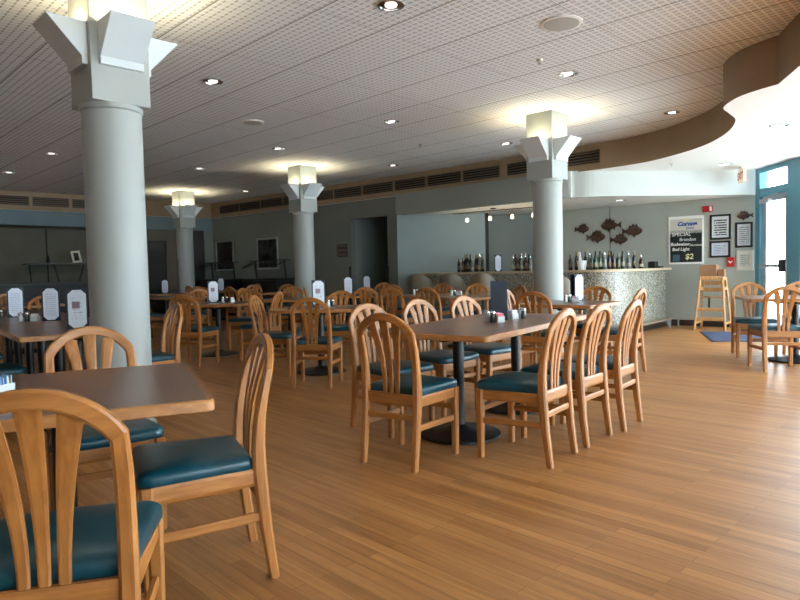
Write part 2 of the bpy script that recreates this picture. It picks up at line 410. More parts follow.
# left wall: bulkhead, serving recess, two dark doors
wall('wall_left_bulkhead', Lb, Pb, 2.43, ZL, .12, M['wall_blue'], 1)
def Lp(X): return Pb + dL * ((X - Pb.x) / dL.x)
wall('wall_left_pier', Lp(-7.1), Lp(-6.76), 0, 2.43, .12, M['wall_recess'], 1)
wall('wall_left', Lp(-6.40), Lp(-5.83), 0, 2.43, .12, M['wall_recess'], 1)
wall('wall_left_corner', Lp(-5.60), Pb, 0, 2.43, .12, M['wall'], 1)
wall('wall_left_over_door', Lp(-6.76), Lp(-6.40), 2.11, 2.43, .12, M['wall_recess'], 1)
struct(MB().prism([Lp(-6.76) + nL * .06, Lp(-6.40) + nL * .06, Lp(-6.40) + nL * .1, Lp(-6.76) + nL * .1], 0, 2.11).build('door_1', M['door_dark']))
struct(MB().prism([Lp(-5.83) + nL * .06, Lp(-5.60) + nL * .06, Lp(-5.60) + nL * .1, Lp(-5.83) + nL * .1], 0, 2.43).build('door_2', M['door_dark']))
wall('wall_recess_back', Lb + nL, Lp(-7.0) + nL, 0, 2.5, .1, M['wall_recess'], 1)
wall('wall_recess_end', Lp(-7.1) + nL * .1, Lp(-7.1) + nL * 1.0, 0, 2.5, .1, M['wall_recess'], -1)
struct(MB().prism([Lb + nL * .1, Lp(-7.0) + nL * .1, Lp(-7.0) + nL * 1.1, Lb + nL * 1.1], 2.43, 2.5).build('ceiling_recess', M['wall_recess']))
sp = Lp(-9.014 + .7) + nL * .985; struct(MB().box((sp.x, sp.y, 1.72), (.03, .02, 1.4), atan2(dL.y, dL.x)).build('trim_2', M['dark']))
wall('wall_near_left', (-14.2, -4.6), Lb, 0, ZC, .15, M['wall_recess'], 1)
# rear wall (behind the camera) with a band of windows
wall('wall_rear_sill', (6.5, -4.6), (-14.2, -4.6), 0, .35, .15, M['wall'], 1)
wall('wall_rear_head', (6.5, -4.6), (-14.2, -4.6), 2.65, ZC, .15, M['wall'], 1)
wall('wall_rear_left', (3.2, -4.6), (-14.2, -4.6), .35, 2.65, .15, M['wall'], 1)
wall('wall_rear_right', (6.5, -4.6), (6.0, -4.6), .35, 2.65, .15, M['wall'], 1)
struct(MB().box((4.6, -4.68, 1.5), (2.8, .012, 2.3)).build('window_1', M['glass']))
# glazed side wall: teal posts, door, transom, big panes
def post(name, y0, y1, z0=0, z1=ZL, w_=.14): return struct(MB().box((WX + w_ / 2, (y0 + y1) / 2, (z0 + z1) / 2), (w_, abs(y1 - y0), z1 - z0)).build(name, M['teal_frame']))
post('trim_3', 11.08, 10.95); post('trim_4', 10.17, 9.84)
struct(MB().box((WX + .07, 10.56, 2.36), (.12, .80, .13)).build('trim_5', M['teal_frame']))
struct(MB().box((WX + .07, 10.56, 2.74), (.12, .80, .08)).build('trim_6', M['teal_frame']))
struct(MB().box((WX + .08, 10.56, 2.56), (.012, .78, .3)).build('window_2', M['glass']))
ys = [9.84, 8.1, 6.35, 4.6, 2.85, 1.1, -.65, -2.4, -4.6]
for i, (a, b) in enumerate(zip(ys, ys[1:])):
    struct(MB().box((WX + .08, (a + b) / 2, 1.42), (.012, abs(b - a) - .02, 2.66)).build('window_%d' % (i + 3), M['glass']))
    if i < 7: post('trim_%d' % (7 + i), b + .05, b - .05)
struct(MB().box((WX + .07, 2.62, .05), (.14, 14.4, .1)).build('trim_15', M['teal_frame']))
struct(MB().box((WX + .07, 2.62, ZL - .03), (.14, 14.4, .08)).build('trim_16', M['white']))
struct(MB().box((WX + 12.5, 4, -.12), (24, 60, .1)).build('ground_outside', M['concrete']))
struct(MB().box((-4, -15, -.12), (26, 20, .1)).build('ground_rear', M['concrete']))
# glass door
dr = MB().box((WX + .07, 10.56, .06), (.05, .76, .12)); dr.box((WX + .07, 10.56, 2.24), (.05, .76, .1))
dr.box((WX + .07, 10.88, 1.15), (.05, .11, 2.2)); dr.box((WX + .07, 10.24, 1.15), (.05, .11, 2.2))
door = struct(dr.build('door_3', M['alu'])); tag(door, 'aluminium framed glass door between the teal posts', None)
MB().box((WX + .07, 10.56, 1.15), (.012, .56, 2.1)).build('glass_pane', M['glass'], door)
MB().bar((WX - .01, 10.90, 1.10), (WX - .01, 10.30, 1.10), .04, .05).build('panic_bar', M['alu'], door)
MB().box((WX - .02, 10.27, 1.10), (.07, .10, .20), bev=.01).build('latch_box', M['black_plastic'], door)
clo = MB().box((WX - .03, 10.72, 2.2), (.07, .26, .07)); clo.bar((WX - .05, 10.7, 2.26), (WX - .02, 10.4, 2.29), .02, .02); clo.build('door_closer', M['alu'], door)
# baseboards
def baseboard(name, a, b, n, m=M['base_dark'], h=.11):
    a = Vector(a); b = Vector(b); n = Vector(n)
    struct(MB().prism([a, b, b + n * .015, a + n * .015], 0, h).build(name, m))
baseboard('baseboard_notice', fish_pt(5.2), fish_pt(6.24), nF); baseboard('baseboard_far', d2, Pb, nPi)

# ------------------------------------------------------------------ columns
def column(cx, cy, ang, label, light=True):
    r = empty('column', (cx, cy, 0), ang, label, 'column', 'columns with winged capitals')
    MB().lathe([(.218, 0), (.218, .09), (.198, .10), (.198, 2.30), (.209, 2.31), (.209, 2.34)], 40).build('shaft', M['column'], r, smooth=30)
    wd = .395 / 2
    MB().box((0, 0, 2.78), (2 * wd, 2 * wd, .88), bev=.004).build('capital_block', M['column'], r)
    for k in range(4):
        A = k * pi / 2
        R = Matrix.Rotation(A, 4, 'Z')
        hw = .145
        # a hollow trough: sloping outer board, two triangular cheeks, a small lip below
        f = MB()
        t = .014
        prof = [(wd, 2.575), (wd + .035, 2.575), (wd + .035, 2.625), (wd + .245, 2.855), (wd + .225, 2.862), (wd + .02, 2.64), (wd, 2.64)]
        f.loft([[R @ Vector((x, -hw, z)) for x, z in prof], [R @ Vector((x, hw, z)) for x, z in prof]])
        for s_ in (-1, 1):
            tri = [(wd, 2.60), (wd + .03, 2.625), (wd + .235, 2.855), (wd, 2.855)]
            y0, y1 = (hw - t) * s_, (hw + .001) * s_
            f.loft([[R @ Vector((x, y0, z)) for x, z in tri], [R @ Vector((x, y1, z)) for x, z in tri]])
        o = f.build('uplight_wing', M['cap_white'], r)
        if light:
            b = MB().lathe([(.012, 0), (.028, .02), (.03, .05), (.02, .075), (.004, .085)], 10, R @ Vector((wd + .055, 0, 2.715)))
            b.build('lamp', M['glow_pend'], o)
            l = bpy.data.lights.new('uplight_lamp_light', 'POINT'); l.energy = 12.; l.color = (1, .84, .52); l.shadow_soft_size = .04
            lo = bpy.data.objects.new('uplight_lamp_light', l); COL.objects.link(lo); lo.parent = o; lo.location = R @ Vector((wd + .09, 0, 2.80))
    return r
CA = radians(45)
column(-2.012, 4.52, CA, 'thick pale column at the left, nearest of the four, with winged capital')
column(2.04, 8.64, CA, 'pale column in front of the bar counter, right of centre')
column(-1.86, 12.42, CA, 'pale column in front of the dark framed pictures, left of centre')
column(-5.31, 15.70, CA, 'grey shaded column beside the dark door in the far left corner')

# ------------------------------------------------------------------ air vents in the brown soffit
def vent(a, b, label, group):
    a = Vector(a); b = Vector(b); d = (b - a).normalized(); L = (b - a).length; c = (a + b) / 2
    r = empty('air_vent', (c.x, c.y, 2.995), atan2(d.y, d.x), label, 'air vent', group)
    MB().box((0, .004, 0), (L, .006, .22)).build('backing', M['vent_dark'], r)
    f = MB()
    pts = [(-L / 2, -.11), (L / 2, -.11), (L / 2, .11), (-L / 2, .11)]; t = .012
    inn = [(-L / 2 + t, -.11 + t), (L / 2 - t, -.11 + t), (L / 2 - t, .11 - t), (-L / 2 + t, .11 - t)]
    f.loft([[(x, 0, z) for x, z in pts], [(x, -.012, z) for x, z in pts], [(x, -.012, z) for x, z in inn], [(x, 0, z) for x, z in inn]], closed=True)
    f.build('frame', M['vent_slat'], r)
    for k in range(4):
        z = -.072 + k * .048
        MB().loft([[(x, y, zz) for y, zz in ((0, z), (-.012, z - .012), (-.012, z - .006), (0, z + .006))] for x in (-L / 2 + t, L / 2 - t)]).build('slat', M['vent_slat'], r)
# along the far wall: from the far corner towards the bar
s_a = Pb + nPi * .052 - dP * .5; s_b = Vector((1.97, 12.0)) + (-dP) * .1
dirn = Vector((1.97, 12.0)) - (Pa + nPi * .05)
tot = (Pa + nPi * .05 - s_a).length
n1 = 7
for k in range(n1):
    p = s_a + (Pa + nPi * .05 - s_a) * (k / n1); q = s_a + (Pa + nPi * .05 - s_a) * ((k + .94) / n1)
    off = nPi * .012
    vent(p + off, q + off, '%s air vent from the far corner along the brown soffit over the far wall' % ORD[k], 'air vents over the far wall')
p0 = Pa + nPi * .05; p1 = Vector((1.97, 12.0)); dd = (p1 - p0); nn = Vector((dd.y, -dd.x)).normalized(); nn = nn if nn.y < 0 else -nn
for k in range(3):
    vent(p0 + dd * ((k + .03) / 3) + nn * .012, p0 + dd * ((k + .96) / 3) + nn * .012, '%s air vent left of the bar column in the brown soffit over the bar' % ['third', 'second', 'first'][k], 'air vents over the bar')
p0, p1 = Vector((1.97, 12.0)), Vector((2.95, 11.02)); dd = p1 - p0; nn = Vector((dd.y, -dd.x)).normalized(); nn = nn if nn.y < 0 else -nn
p2 = Vector((3.66, 10.36))
vent(p0 + dd * .1 + nn * .012, p0 + dd * .62 + nn * .012, 'air vent half hidden behind the capital of the bar column', 'air vents over the bar')
vent(p0 + dd * .66 + nn * .012, p0 + dd * 1.0 + nn * .014, 'air vent just right of the bar column, left of the last one', 'air vents over the bar')
dd2 = (p2 - p1)
vent(p1 + dd2 * .03 + Vector((-.01, -.012)), p1 + dd2 * .62 + Vector((-.012, -.02)), 'last air vent on the right, where the brown soffit starts to curve', 'air vents over the bar')
for k in range(9):
    a = Lp(-6.9 - k * .62) - nL * .062; b = Lp(-6.9 - (k + .92) * .62) - nL * .062
    vent(b, a, '%s air vent left of the dark corner door, in the soffit over the serving recess' % ORD[k], 'air vents over the serving recess')

# ------------------------------------------------------------------ ceiling fittings
def downlight(x, y, z, label, group='recessed ceiling lights'):
    r = empty('ceiling_light', (x, y, z), 0, label, 'ceiling light', group)
    MB().loft([[(q * cos(t), q * sin(t), zz) for t in [2 * pi * i / 28 for i in range(28)]] for q, zz in ((.085, -.001), (.105, -.001), (.105, -.010), (.088, -.012))], closed=True).build('trim_ring', M['chrome'], r, smooth=40)
    MB().lathe([(.086, -.002), (.086, -.004), (.05, -.003), (.05, -.002)], 28).build('reflector', M['chrome'], r, smooth=40)
    MB().lathe([(.05, -.003), (.046, -.012), (.028, -.018), (.0, -.020)], 20).build('lamp', M['glow_can'], r, smooth='all')
DL = [(-.02, 5.0, 'recessed ceiling light at the top edge of the picture, nearest to us'),
      (-1.945, 6.83, 'recessed ceiling light right of the near column capital'),
      (-1.956, 10.5, 'recessed ceiling light above the picture-wall column, left of the grey speaker'),
      (-.06, 8.80, 'recessed ceiling light in mid ceiling at picture centre, second in its row'),
      (1.85, 6.83, 'recessed ceiling light up and right of the bar column, below the big speaker'),
      (3.74, 8.64, 'recessed ceiling light beside the inner curve of the brown soffit'),
      (-.08, 12.41, 'recessed ceiling light at picture centre closest to the far soffit'),
      (1.81, 10.5, 'recessed ceiling light just left of the bar column capital'),
      (-5.70, 10.5, 'recessed ceiling light left of the near column, nearer of two there'),
      (-3.82, 12.27, 'recessed ceiling light left of the picture-wall column, nearer of two'),
      (-3.79, 15.75, 'recessed ceiling light left of the picture-wall column, farther of two'),
      (-7.48, 12.24, 'recessed ceiling light at the far left edge over the left tables')]
for x, y, lab in DL: downlight(x, y, ZC, lab)
for x, y, z, lab in ((4.54, 7.55, ZL, 'recessed light in the bright white lower ceiling near the curve'), (5.36, 10.35, ZL, 'recessed light in the white lower ceiling near the exit sign'),
                     (4.03, 11.5, ZB, 'recessed light in the bar ceiling near the fish plaques'), (-8.0, 16.4, 2.43, 'recessed light in the ceiling of the serving recess')):
    downlight(x, y, z, lab, 'recessed lights in the lower ceilings')
def speaker(x, y, r_, lab):
    r = empty('ceiling_speaker', (x, y, ZC), 0, lab, 'ceiling speaker', 'round ceiling speakers')
    MB().lathe([(r_, -.001), (r_, -.008), (r_ * .86, -.014), (r_ * .86, -.010), (0, -.010)], 36).build('rim', M['white'], r, smooth=30)
    MB().lathe([(r_ * .84, -.011), (r_ * .84, -.016), (0, -.019)], 36).build('grille', mat('speaker_grille', S(186, 184, 178), .7), r, smooth=30)
speaker(1.42, 5.44, .175, 'large round white ceiling speaker at upper right')
speaker(-1.95, 8.68, .15, 'round grey ceiling speaker between near column and picture-wall column')
for x, y, lab in ((1.44, 6.38, 'small sprinkler head between the large speaker and a light'), (.386, 10.5, 'small sprinkler head left of the bar column near the far lights'), (4.45, 10.3, 'small sprinkler head at the white lower ceiling over the bar')):
    r = empty('sprinkler', (x, y, ZC if x < 4 else ZL), 0, lab, 'sprinkler', 'sprinkler heads')
    MB().lathe([(.035, -.0), (.03, -.008), (.008, -.012), (.008, -.035), (.02, -.037), (.02, -.041), (0, -.042)], 14).build('sprinkler_head', M['chrome'], r, smooth=40)

# ------------------------------------------------------------------ chair
def prof(z):
    P_ = ((0, -.240), (.2, -.214), (.4, -.196), (.5, -.193), (.62, -.204), (.72, -.224), (.82, -.252), (.93, -.286))
    for (a, b), (c, d) in zip(P_, P_[1:]):
        if z <= c: return b + (d - b) * (z - a) / (c - a)
    return P_[-1][1]
GRP = 'wooden dining chairs with teal seats'
def make_chair():
    r = empty('dining_chair', (0, 0, 0), 0, 'x', 'chair', GRP)
    legs = []
    RC = .207; ZC0 = .683; A0 = radians(60.5)
    for s_ in (-1, 1):
        b = MB(); st = []
        for z, hw, hd in ((.004, .018, .0185), (.2, .0205, .0215), (.38, .0225, .025), (.45, .0225, .025), (.53, .022, .022), (.62, .0215, .019), (.70, .0215, .0165)):
            st.append((Vector((s_ * .183, prof(z), z)), Vector((hw, 0, 0)), Vector((0, hd, 0))))
        rad = Vector((s_ * sin(A0), 0, cos(A0)))
        c = Vector((s_ * RC * sin(A0), 0, ZC0 + RC * cos(A0))); c.y = prof(c.z)
        st.append((c, Vector((rad.x, 0, rad.z)) * .0225 * s_, Vector((0, .0145, 0))))
        b.sweep(st); legs.append(b.build('leg', M['wood_up'], r))
    for s_ in (-1, 1):
        b = MB(); b.sweep([(Vector((s_ * .205, .20, z)), Vector((h, 0, 0)), Vector((0, h, 0))) for z, h in ((.004, .018), (.25, .0215), (.425, .0235))])
        legs.append(b.build('leg', M['wood_up'], r))
    for l, (x, y) in zip(legs, ((-.183, -.24), (.183, -.24), (-.205, .20), (.205, .20))):
        MB().lathe([(.013, .0), (.0145, .004), (.0145, .014)], 10, (x, y, 0)).build('glide', M['glide'], l)
    b = MB(); st = []
    for i in range(17):
        t = -A0 + 2 * A0 * i / 16
        c = Vector((RC * sin(t), 0, ZC0 + RC * cos(t))); c.y = prof(c.z)
        st.append((c, Vector((sin(t), 0, cos(t))) * .0225, Vector((0, .0145, 0))))
    b.sweep(st, .7); b.build('top_rail', M['wood_x'], r, smooth=30)
    for k in (-1, 0, 1):
        b = MB(); st = []
        for i in range(9):
            s_ = i / 8; xt = k * .086; xb = k * .043
            ztop = ZC0 + sqrt((RC - .019) ** 2 - xt * xt)
            z = .42 + (ztop - .42) * s_
            x = xb + (xt - xb) * s_ ** 2.0; hw = .0135 + .0155 * s_ ** 1.6
            st.append((Vector((x, prof(z) + .003, z)), Vector((hw, 0, 0)), Vector((0, .0065, 0))))
        b.sweep(st); b.build('back_slat', M['wood_up'], r)
    MB().bar((-.165, -.196, .402), (.165, -.196, .398), .024, .07).build('back_rail', M['wood_x'], r)
    MB().bar((-.187, .203, .395), (.187, .203, .393), .022, .064).build('front_rail', M['wood_x'], r)
    for s_ in (-1, 1):
        MB().bar((s_ * .184, -.18, .395), (s_ * .205, .185, .393), .022, .064).build('side_rail', M['wood_y'], r)
        MB().bar((s_ * .183, -.212, .245), (s_ * .203, .19, .235), .02, .036).build('side_stretcher', M['wood_y'], r)
    MB().bar((-.168, -.206, .30), (.168, -.206, .30), .018, .034).build('back_stretcher', M['wood_x'], r)
    MB().bar((-.19, .20, .30), (.19, .20, .30), .018, .032).build('front_stretcher', M['wood_x'], r)
    # seat cushion
    out = []
    def corner(cx, cy, rr, a0):
        return [(cx + rr * cos(a0 + i * pi / 2 / 5), cy + rr * sin(a0 + i * pi / 2 / 5)) for i in range(6)]
    out = corner(.178, .178, .052, 0) + [(.09, .241), (0, .245), (-.09, .241)] + corner(-.178, .178, .052, pi / 2) + corner(-.167, -.150, .025, pi) + corner(.167, -.150, .025, 3 * pi / 2)
    c0 = (0, .03); rings = []
    for sc_, z in ((.92, .424), (.985, .427), (1.0, .436), (1.0, .452), (.985, .464), (.95, .472), (.82, .479), (.5, .484), (.15, .4855)):
        rings.append([(c0[0] + (x - c0[0]) * sc_, c0[1] + (y - c0[1]) * sc_, z) for x, y in out])
    MB().loft(rings).build('seat', M['vinyl'], r, smooth='all')
    return r
chair0 = make_chair(); used = [False]
def chair(x, y, d, label):
    o = place(chair0, not used[0], (x, y, 0), facing(d), label, GRP); used[0] = True; return o

# ------------------------------------------------------------------ tables
def rr(w_, l_, r_, k=5):
    p = []
    for cx, cy, a in ((w_ / 2 - r_, l_ / 2 - r_, 0), (-w_ / 2 + r_, l_ / 2 - r_, pi / 2), (-w_ / 2 + r_, -l_ / 2 + r_, pi), (w_ / 2 - r_, -l_ / 2 + r_, 3 * pi / 2)):
        p += [(cx + r_ * cos(a + i * pi / 2 / k), cy + r_ * sin(a + i * pi / 2 / k)) for i in range(k + 1)]
    return p
TG = 'brown tables with oak edges'
def table(x, y, d, w_, l_, peds, label, base_r=.285):
    """width w_ across, length l_ along d; peds: pedestal offsets along d"""
    r = empty('dining_table', (x, y, 0), facing(d), label, 'table', TG)
    MB().prism(rr(w_ - .046, l_ - .046, .012), .715, .7502).build('tabletop', M['laminate'], r)
    ins, o1, o0 = rr(w_ - .047, l_ - .047, .012), rr(w_ - .008, l_ - .008, .026), rr(w_, l_, .03)
    MB().loft([[(a, b, .712) for a, b in ins], [(a, b, .712) for a, b in o1], [(a, b, .716) for a, b in o0], [(a, b, .744) for a, b in o0], [(a, b, .75) for a, b in o1], [(a, b, .75) for a, b in ins]], closed=True).build('edge_band', M['wood_edge'], r, smooth=30)
    for p in peds:
        c = MB().lathe([(.038, .03), (.038, .66)], 20, (0, p, 0)).build('pedestal', M['black_steel'], r, smooth=30)
        MB().lathe([(base_r, .008), (base_r, .020), (base_r * .93, .028), (.10, .045), (.05, .075), (.038, .08)], 36, (0, p, 0)).build('base', M['black_steel'], r, smooth=30)
        s_ = MB().bar((-.22, p, .69), (.22, p, .69), .05, .04); s_.bar((0, p - .22, .69), (0, p + .22, .69), .05, .04); s_.build('top_bracket', M['black_steel'], r)
        for k in range(4):
            t = pi / 4 + k * pi / 2
            MB().lathe([(.018, 0), (.018, .008), (.012, .012)], 10, (base_r * .9 * cos(t), p + base_r * .9 * sin(t), 0)).build('foot_glide', M['glide'], r)
    return r
def V2(x, y): return Vector((x, y))
# -- front-left table
e1, e2 = V2(.915, .40), V2(-.40, .915)
T1 = V2(-1.235, 2.265)
table(T1.x, T1.y, e2, .96, .97, [0], 'brown table at lower left nearest to us, cut by the left edge')
chair(-.895, 1.62, (-.28, .96), 'wooden chair at the bottom left corner, its back towards us')
chair(-.795, 2.405, (-.905, -.43), 'wooden chair at the right side of the near-left table, seen from its side')
chair(-1.385, 2.87, (.56, -.83), 'wooden chair behind the near-left table, facing us, in front of the near column')
# -- long centre table
d = V2(.56, .828); s = V2(.828, -.56)
table(.668, 4.75, d, .90, 1.90, [-.485, .485], 'long brown table right of centre with four chairs along each long side and dark menu')
chair(.045, 3.843, d, 'wooden chair at the near end of the long centre table, back to us')
chair(-.07, 4.58, (.69, -.72), 'wooden chair on the left side of the long centre table, first from us')
chair(.33, 5.12, (.69, -.72), 'wooden chair on the left side of the long centre table, second from us')
chair(.76, 5.58, (.67, -.74), 'wooden chair on the left side of the long centre table, third from us')
chair(.758, 3.848, (-.80, .60), 'wooden chair on the right side of the long centre table, nearest to us')
chair(1.108, 4.265, (-.76, .65), 'wooden chair on the right side of the long centre table, middle of three')
chair(1.46, 4.627, (-.79, .61), 'wooden chair on the right side of the long centre table, farthest of three')
# -- table before the bar column
dd5 = V2(.62, .785); s5 = V2(.785, -.62)
T5 = V2(1.90, 7.15)
table(T5.x, T5.y, dd5, .92, .92, [0], 'square table in front of the bar column with an upright white menu')
chair(*(T5 - dd5 * .57 + s5 * -.02), dd5, 'dark-backed chair at the near side of the table before the bar column, back to us')
chair(*(T5 + dd5 * .58 + s5 * .02), -dd5, 'chair beyond the table before the bar column, its back against the mosaic bar front')
chair(*(T5 + s5 * .56), -s5, 'chair right of the bar column table, seen above the long table chairs')
chair(*(T5 - s5 * .57 + dd5 * .05), s5, 'pale lit chair at the left side of the table before the bar column')
# -- right-hand table near the glass door
d6 = V2(.31, .95); s6 = V2(.95, -.31)
T6 = V2(3.92, 7.05) + d6 * .45 + s6 * .66
table(T6.x, T6.y, s6, .90, 1.32, [-.1], 'table at the right edge near the glass door')
chair(4.05, 6.76, (.22, .975), 'wooden chair at the right edge in front of the door table, back to us')
chair(4.36, 7.77, (-.30, -.955), 'wooden chair behind the door table, beside the high chairs, facing us')
chair(4.93, 7.62, (-.30, -.955), 'wooden chair behind the door table, farther right, in front of the door')
# -- left table row beside the near column
L_, W_ = V2(-.63, .777), V2(.777, .63)
c0 = V2(-2.64, 4.33)
for k, lab in enumerate(('left row table nearest to us, carrying the menu with a picture', 'middle table of the left row beyond the near one', 'far table of the left row at the left edge')):
    p = c0 + L_ * (.74 + 1.5 * k) + W_ * .45
    table(p.x, p.y, L_, .90, 1.49 if k == 0 else 1.46, [-.35, .35], lab)
for k, (a, lab) in enumerate(((.62, 'chair right of the near column, drawn up to the left row of tables'), 
                              (2.05, 'chair on the far side of the left row, first left of the near column'), (2.75, 'chair on the far side of the left row, second left of the near column'), (3.5, 'chair on the far side of the left row, third left of the near column'))):
    p = c0 + L_ * a + W_ * (1.13 if k else 1.05); chair(p.x, p.y, -W_, lab)
for a, lab in ((.75, 'chair on the near side of the left row, tucked in at the near table'), (1.9, 'chair on the near side of the left row at its middle table'), (2.6, 'chair on the near side of the left row at its middle table, further back')):
    p = c0 + L_ * a - W_ * .12; chair(p.x, p.y, W_, lab)
# -- centre-left tables
f3 = V2(.10, .995); r3 = V2(.995, -.10)
T3 = V2(-.92, 7.28)
table(T3.x, T3.y, f3, 1.0, .86, [-.03], 'table left of centre with a white menu, between two facing chairs')
chair(-.87, 6.46, (.10, .995), 'wooden chair left of centre with its back squarely to us, before the menu table')
chair(-.80, 8.02, (-.1, -.995), 'wooden chair beyond the left-of-centre menu table, facing us')
chair(-1.42, 7.22, (.97, -.14), 'wooden chair at the left side of the left-of-centre menu table, seen edge on')
T4 = V2(-2.62, 9.05)
table(T4.x, T4.y, V2(.1, .995), .95, .90, [0], 'table behind the near column to its right, with white menu and shakers')
chair(-2.67, 8.14, (.2, .98), 'dark wooden chair right of the near column, back to us, at the shaded menu table')
chair(-2.42, 9.86, (-.05, -1), 'dark chair beyond the shaded menu table, facing us')
chair(-1.90, 8.55, (-.98, .15), 'chair at the right side of the shaded menu table, leaning back to the right')
T10 = V2(-1.75, 10.0)
table(T10.x, T10.y, V2(.1, .995), .9, .85, [0], 'dark table between the menu tables and the picture-wall column')
chair(-1.93, 11.15, (.05, -1), 'dark chair close in front of the picture-wall column, facing us')
chair(-2.52, 11.0, (.9, -.35), 'dark chair left of the picture-wall column, at the dark table')
T8 = V2(-.72, 10.95)
table(T8.x, T8.y, V2(.1, .995), 1.0, .9, [0], 'dark table at picture centre with menu in front of the doorway')
chair(-.53, 10.12, (.05, 1), 'dark chair at picture centre in front of the doorway, back to us')
chair(-1.38, 10.9, (.98, .1), 'dark chair at the left end of the table in front of the doorway')
T14 = V2(-.62, 12.75)
table(T14.x, T14.y, V2(.6, .8), .85, .85, [0], 'farthest dark table just in front of the doorway')
chair(-.42, 13.30, (-.3, -.95), 'small dark chair just in front of the doorway, right half')
chair(.0, 11.72, (.5, .87), 'dark chair right of the doorway, left of the bar stools')
# -- tables along the bar stools
T9a, T9b = V2(.45, 10.32), V2(.98, 9.42)
table(T9a.x, T9a.y, V2(-.6, .8), .90, .95, [0], 'dark table left of the bar stools carrying shakers')
table(T9b.x, T9b.y, V2(-.5, .866), .86, .95, [0], 'dark table before the bar stools behind the dark standing menu')
chair(-.02, 9.70, (.5, .87), 'dark chair at picture centre, back to us, left of the pale chairs')
chair(.53, 9.05, (.6, .8), 'dark chair behind the second pale chair of the long table')
chair(.66, 11.22, (-.5, -.87), 'dark chair below the first bar stool, facing us')
chair(1.22, 10.45, (-.35, -.94), 'dark chair below the middle bar stool, behind the shakers')
chair(1.42, 8.62, (-.95, -.3), 'pale chair seen right of the dark standing menu, farther of two')
# -- far left corner tables
for x, y, lab in ((-5.35, 14.45, 'far table in the dark left corner in front of the grey column'), (-4.55, 16.1, 'farthest table under the left framed picture'),
                  (-2.9, 13.6, 'far table under the right framed picture'), (-4.15, 12.0, 'dark table left of the picture-wall column in mid distance'),
                  (-5.9, 9.9, 'dark table behind the left row of tables'), (-8.3, 11.6, 'dark table near the serving recess at the left edge')):
    table(x, y, V2(.7, .71), .9, .9, [0], lab)
FC = [(-5.75, 13.75, (.6, .8), 'far chair in the dark left corner just right of the near column'), (-4.62, 14.0, (-.7, .7), 'far chair in front of the grey corner column, on its right'),
      (-5.30, 16.3, (.7, -.7), 'farthest dark chair right of the grey corner column'), (-4.95, 15.5, (.7, .7), 'far dark chair under the left framed picture, back to us'), (-3.72, 15.45, (-.7, -.7), 'far dark chair between the two framed pictures'),
      (-3.25, 14.25, (.45, -.9), 'far chair under the right framed picture, left of a pair'), (-2.62, 14.3, (-.1, -1), 'far chair under the right framed picture, right of a pair'), (-3.3, 13.0, (.6, .8), 'far chair left of the shaded pair under the right picture, back to us'),
      (-4.6, 11.45, (.6, .8), 'dark chair just right of the near column in mid distance, back to us'), (-3.75, 11.45, (-.6, .8), 'dark chair in mid distance above the shaded back-to-us chair'), (-4.1, 12.75, (0, -1), 'dark chair in mid distance left of the small white menu, facing us'),
      (-6.3, 9.2, (.4, .9), 'dark chair seen between the left menus, back to us'), (-5.3, 9.3, (-.6, .8), 'dark chair seen right of the menu with a picture'), (-6.5, 10.5, (.7, -.7), 'dark chair behind the middle left menu, facing us'), (-5.3, 10.5, (-.7, -.7), 'dark chair left of the near column, facing us, in the shade'),
      (-8.9, 11.0, (.7, .7), 'dark chair at the left edge before the serving recess'), (-7.7, 11.1, (-.7, .7), 'dark chair before the serving recess, right of the edge one'), (-7.9, 12.3, (-.5, -.87), 'dark chair farther back before the serving recess counter')]
for x, y, dd_, lab in FC: chair(x, y, dd_, lab)

# ------------------------------------------------------------------ menus on the tables
ZT = .7506
def menu(x, y, d, label, picture=False, fold=24, lit=True, w_=.155, h=.315, z=ZT):
    """book-fold stand: two navy panels hinged on one upright edge, cards with clipped corners on the faces; first face looks along d"""
    r = empty('menu_stand', (x, y, z), facing(d), label, 'menu', 'upright table menus')
    t = .004
    for k, a in ((0, 0), (1, radians(180 + fold))):
        R = Matrix.Translation((-w_ / 2 if k == 0 else -w_ / 2, 0, 0)) @ Matrix.Rotation(-a if k == 0 else 0, 4, 'Z')
        if k == 0: f = lambda X, Y, Z: Vector((X - w_ / 2, Y, Z))
        else:
            ca, sa = cos(radians(fold)), sin(radians(fold))
            f = lambda X, Y, Z, ca=ca, sa=sa: Vector((-w_ / 2 + X * ca + Y * -sa, -X * sa - Y * ca - .004, Z))
        c = MB().loft([[f(0, 0, 0), f(w_, 0, 0), f(w_, 0, h), f(0, 0, h)], [f(0, t, 0), f(w_, t, 0), f(w_, t, h), f(0, t, h)]]).build('cover', M['navy'], r)
        if k == 0 and not lit: continue
        m_, q = .013, .034
        a0, a1, b0, b1 = m_, w_ - m_, .010, h - .008
        oc = [(a0 + q, b0), (a1 - q, b0), (a1, b0 + q), (a1, b1 - q), (a1 - q, b1), (a0 + q, b1), (a0, b1 - q), (a0, b0 + q)]
        MB().loft([[f(X, t + .0003, Z) for X, Z in oc], [f(X, t + .0015, Z) for X, Z in oc]]).build('card', M['menu_text_pic'] if picture else M['menu_text'], c)
        if picture and k == 0:
            px, pz, s_ = w_ * .56, h * .60, .027
            MB().loft([[f(X, t + yy, Z) for X, Z in ((px - s_, pz - s_), (px + s_, pz - s_), (px + s_, pz + s_), (px - s_, pz + s_))] for yy in (.0016, .0022)]).build('picture', M['food_photo'], c)
    return r
def toward(x, y, a=0.):                                        # direction from (x,y) back to the seats near us, turned by a degrees
    d_ = Vector((-x, -y)).normalized(); d_.rotate(Matrix.Rotation(radians(a), 2)); return d_
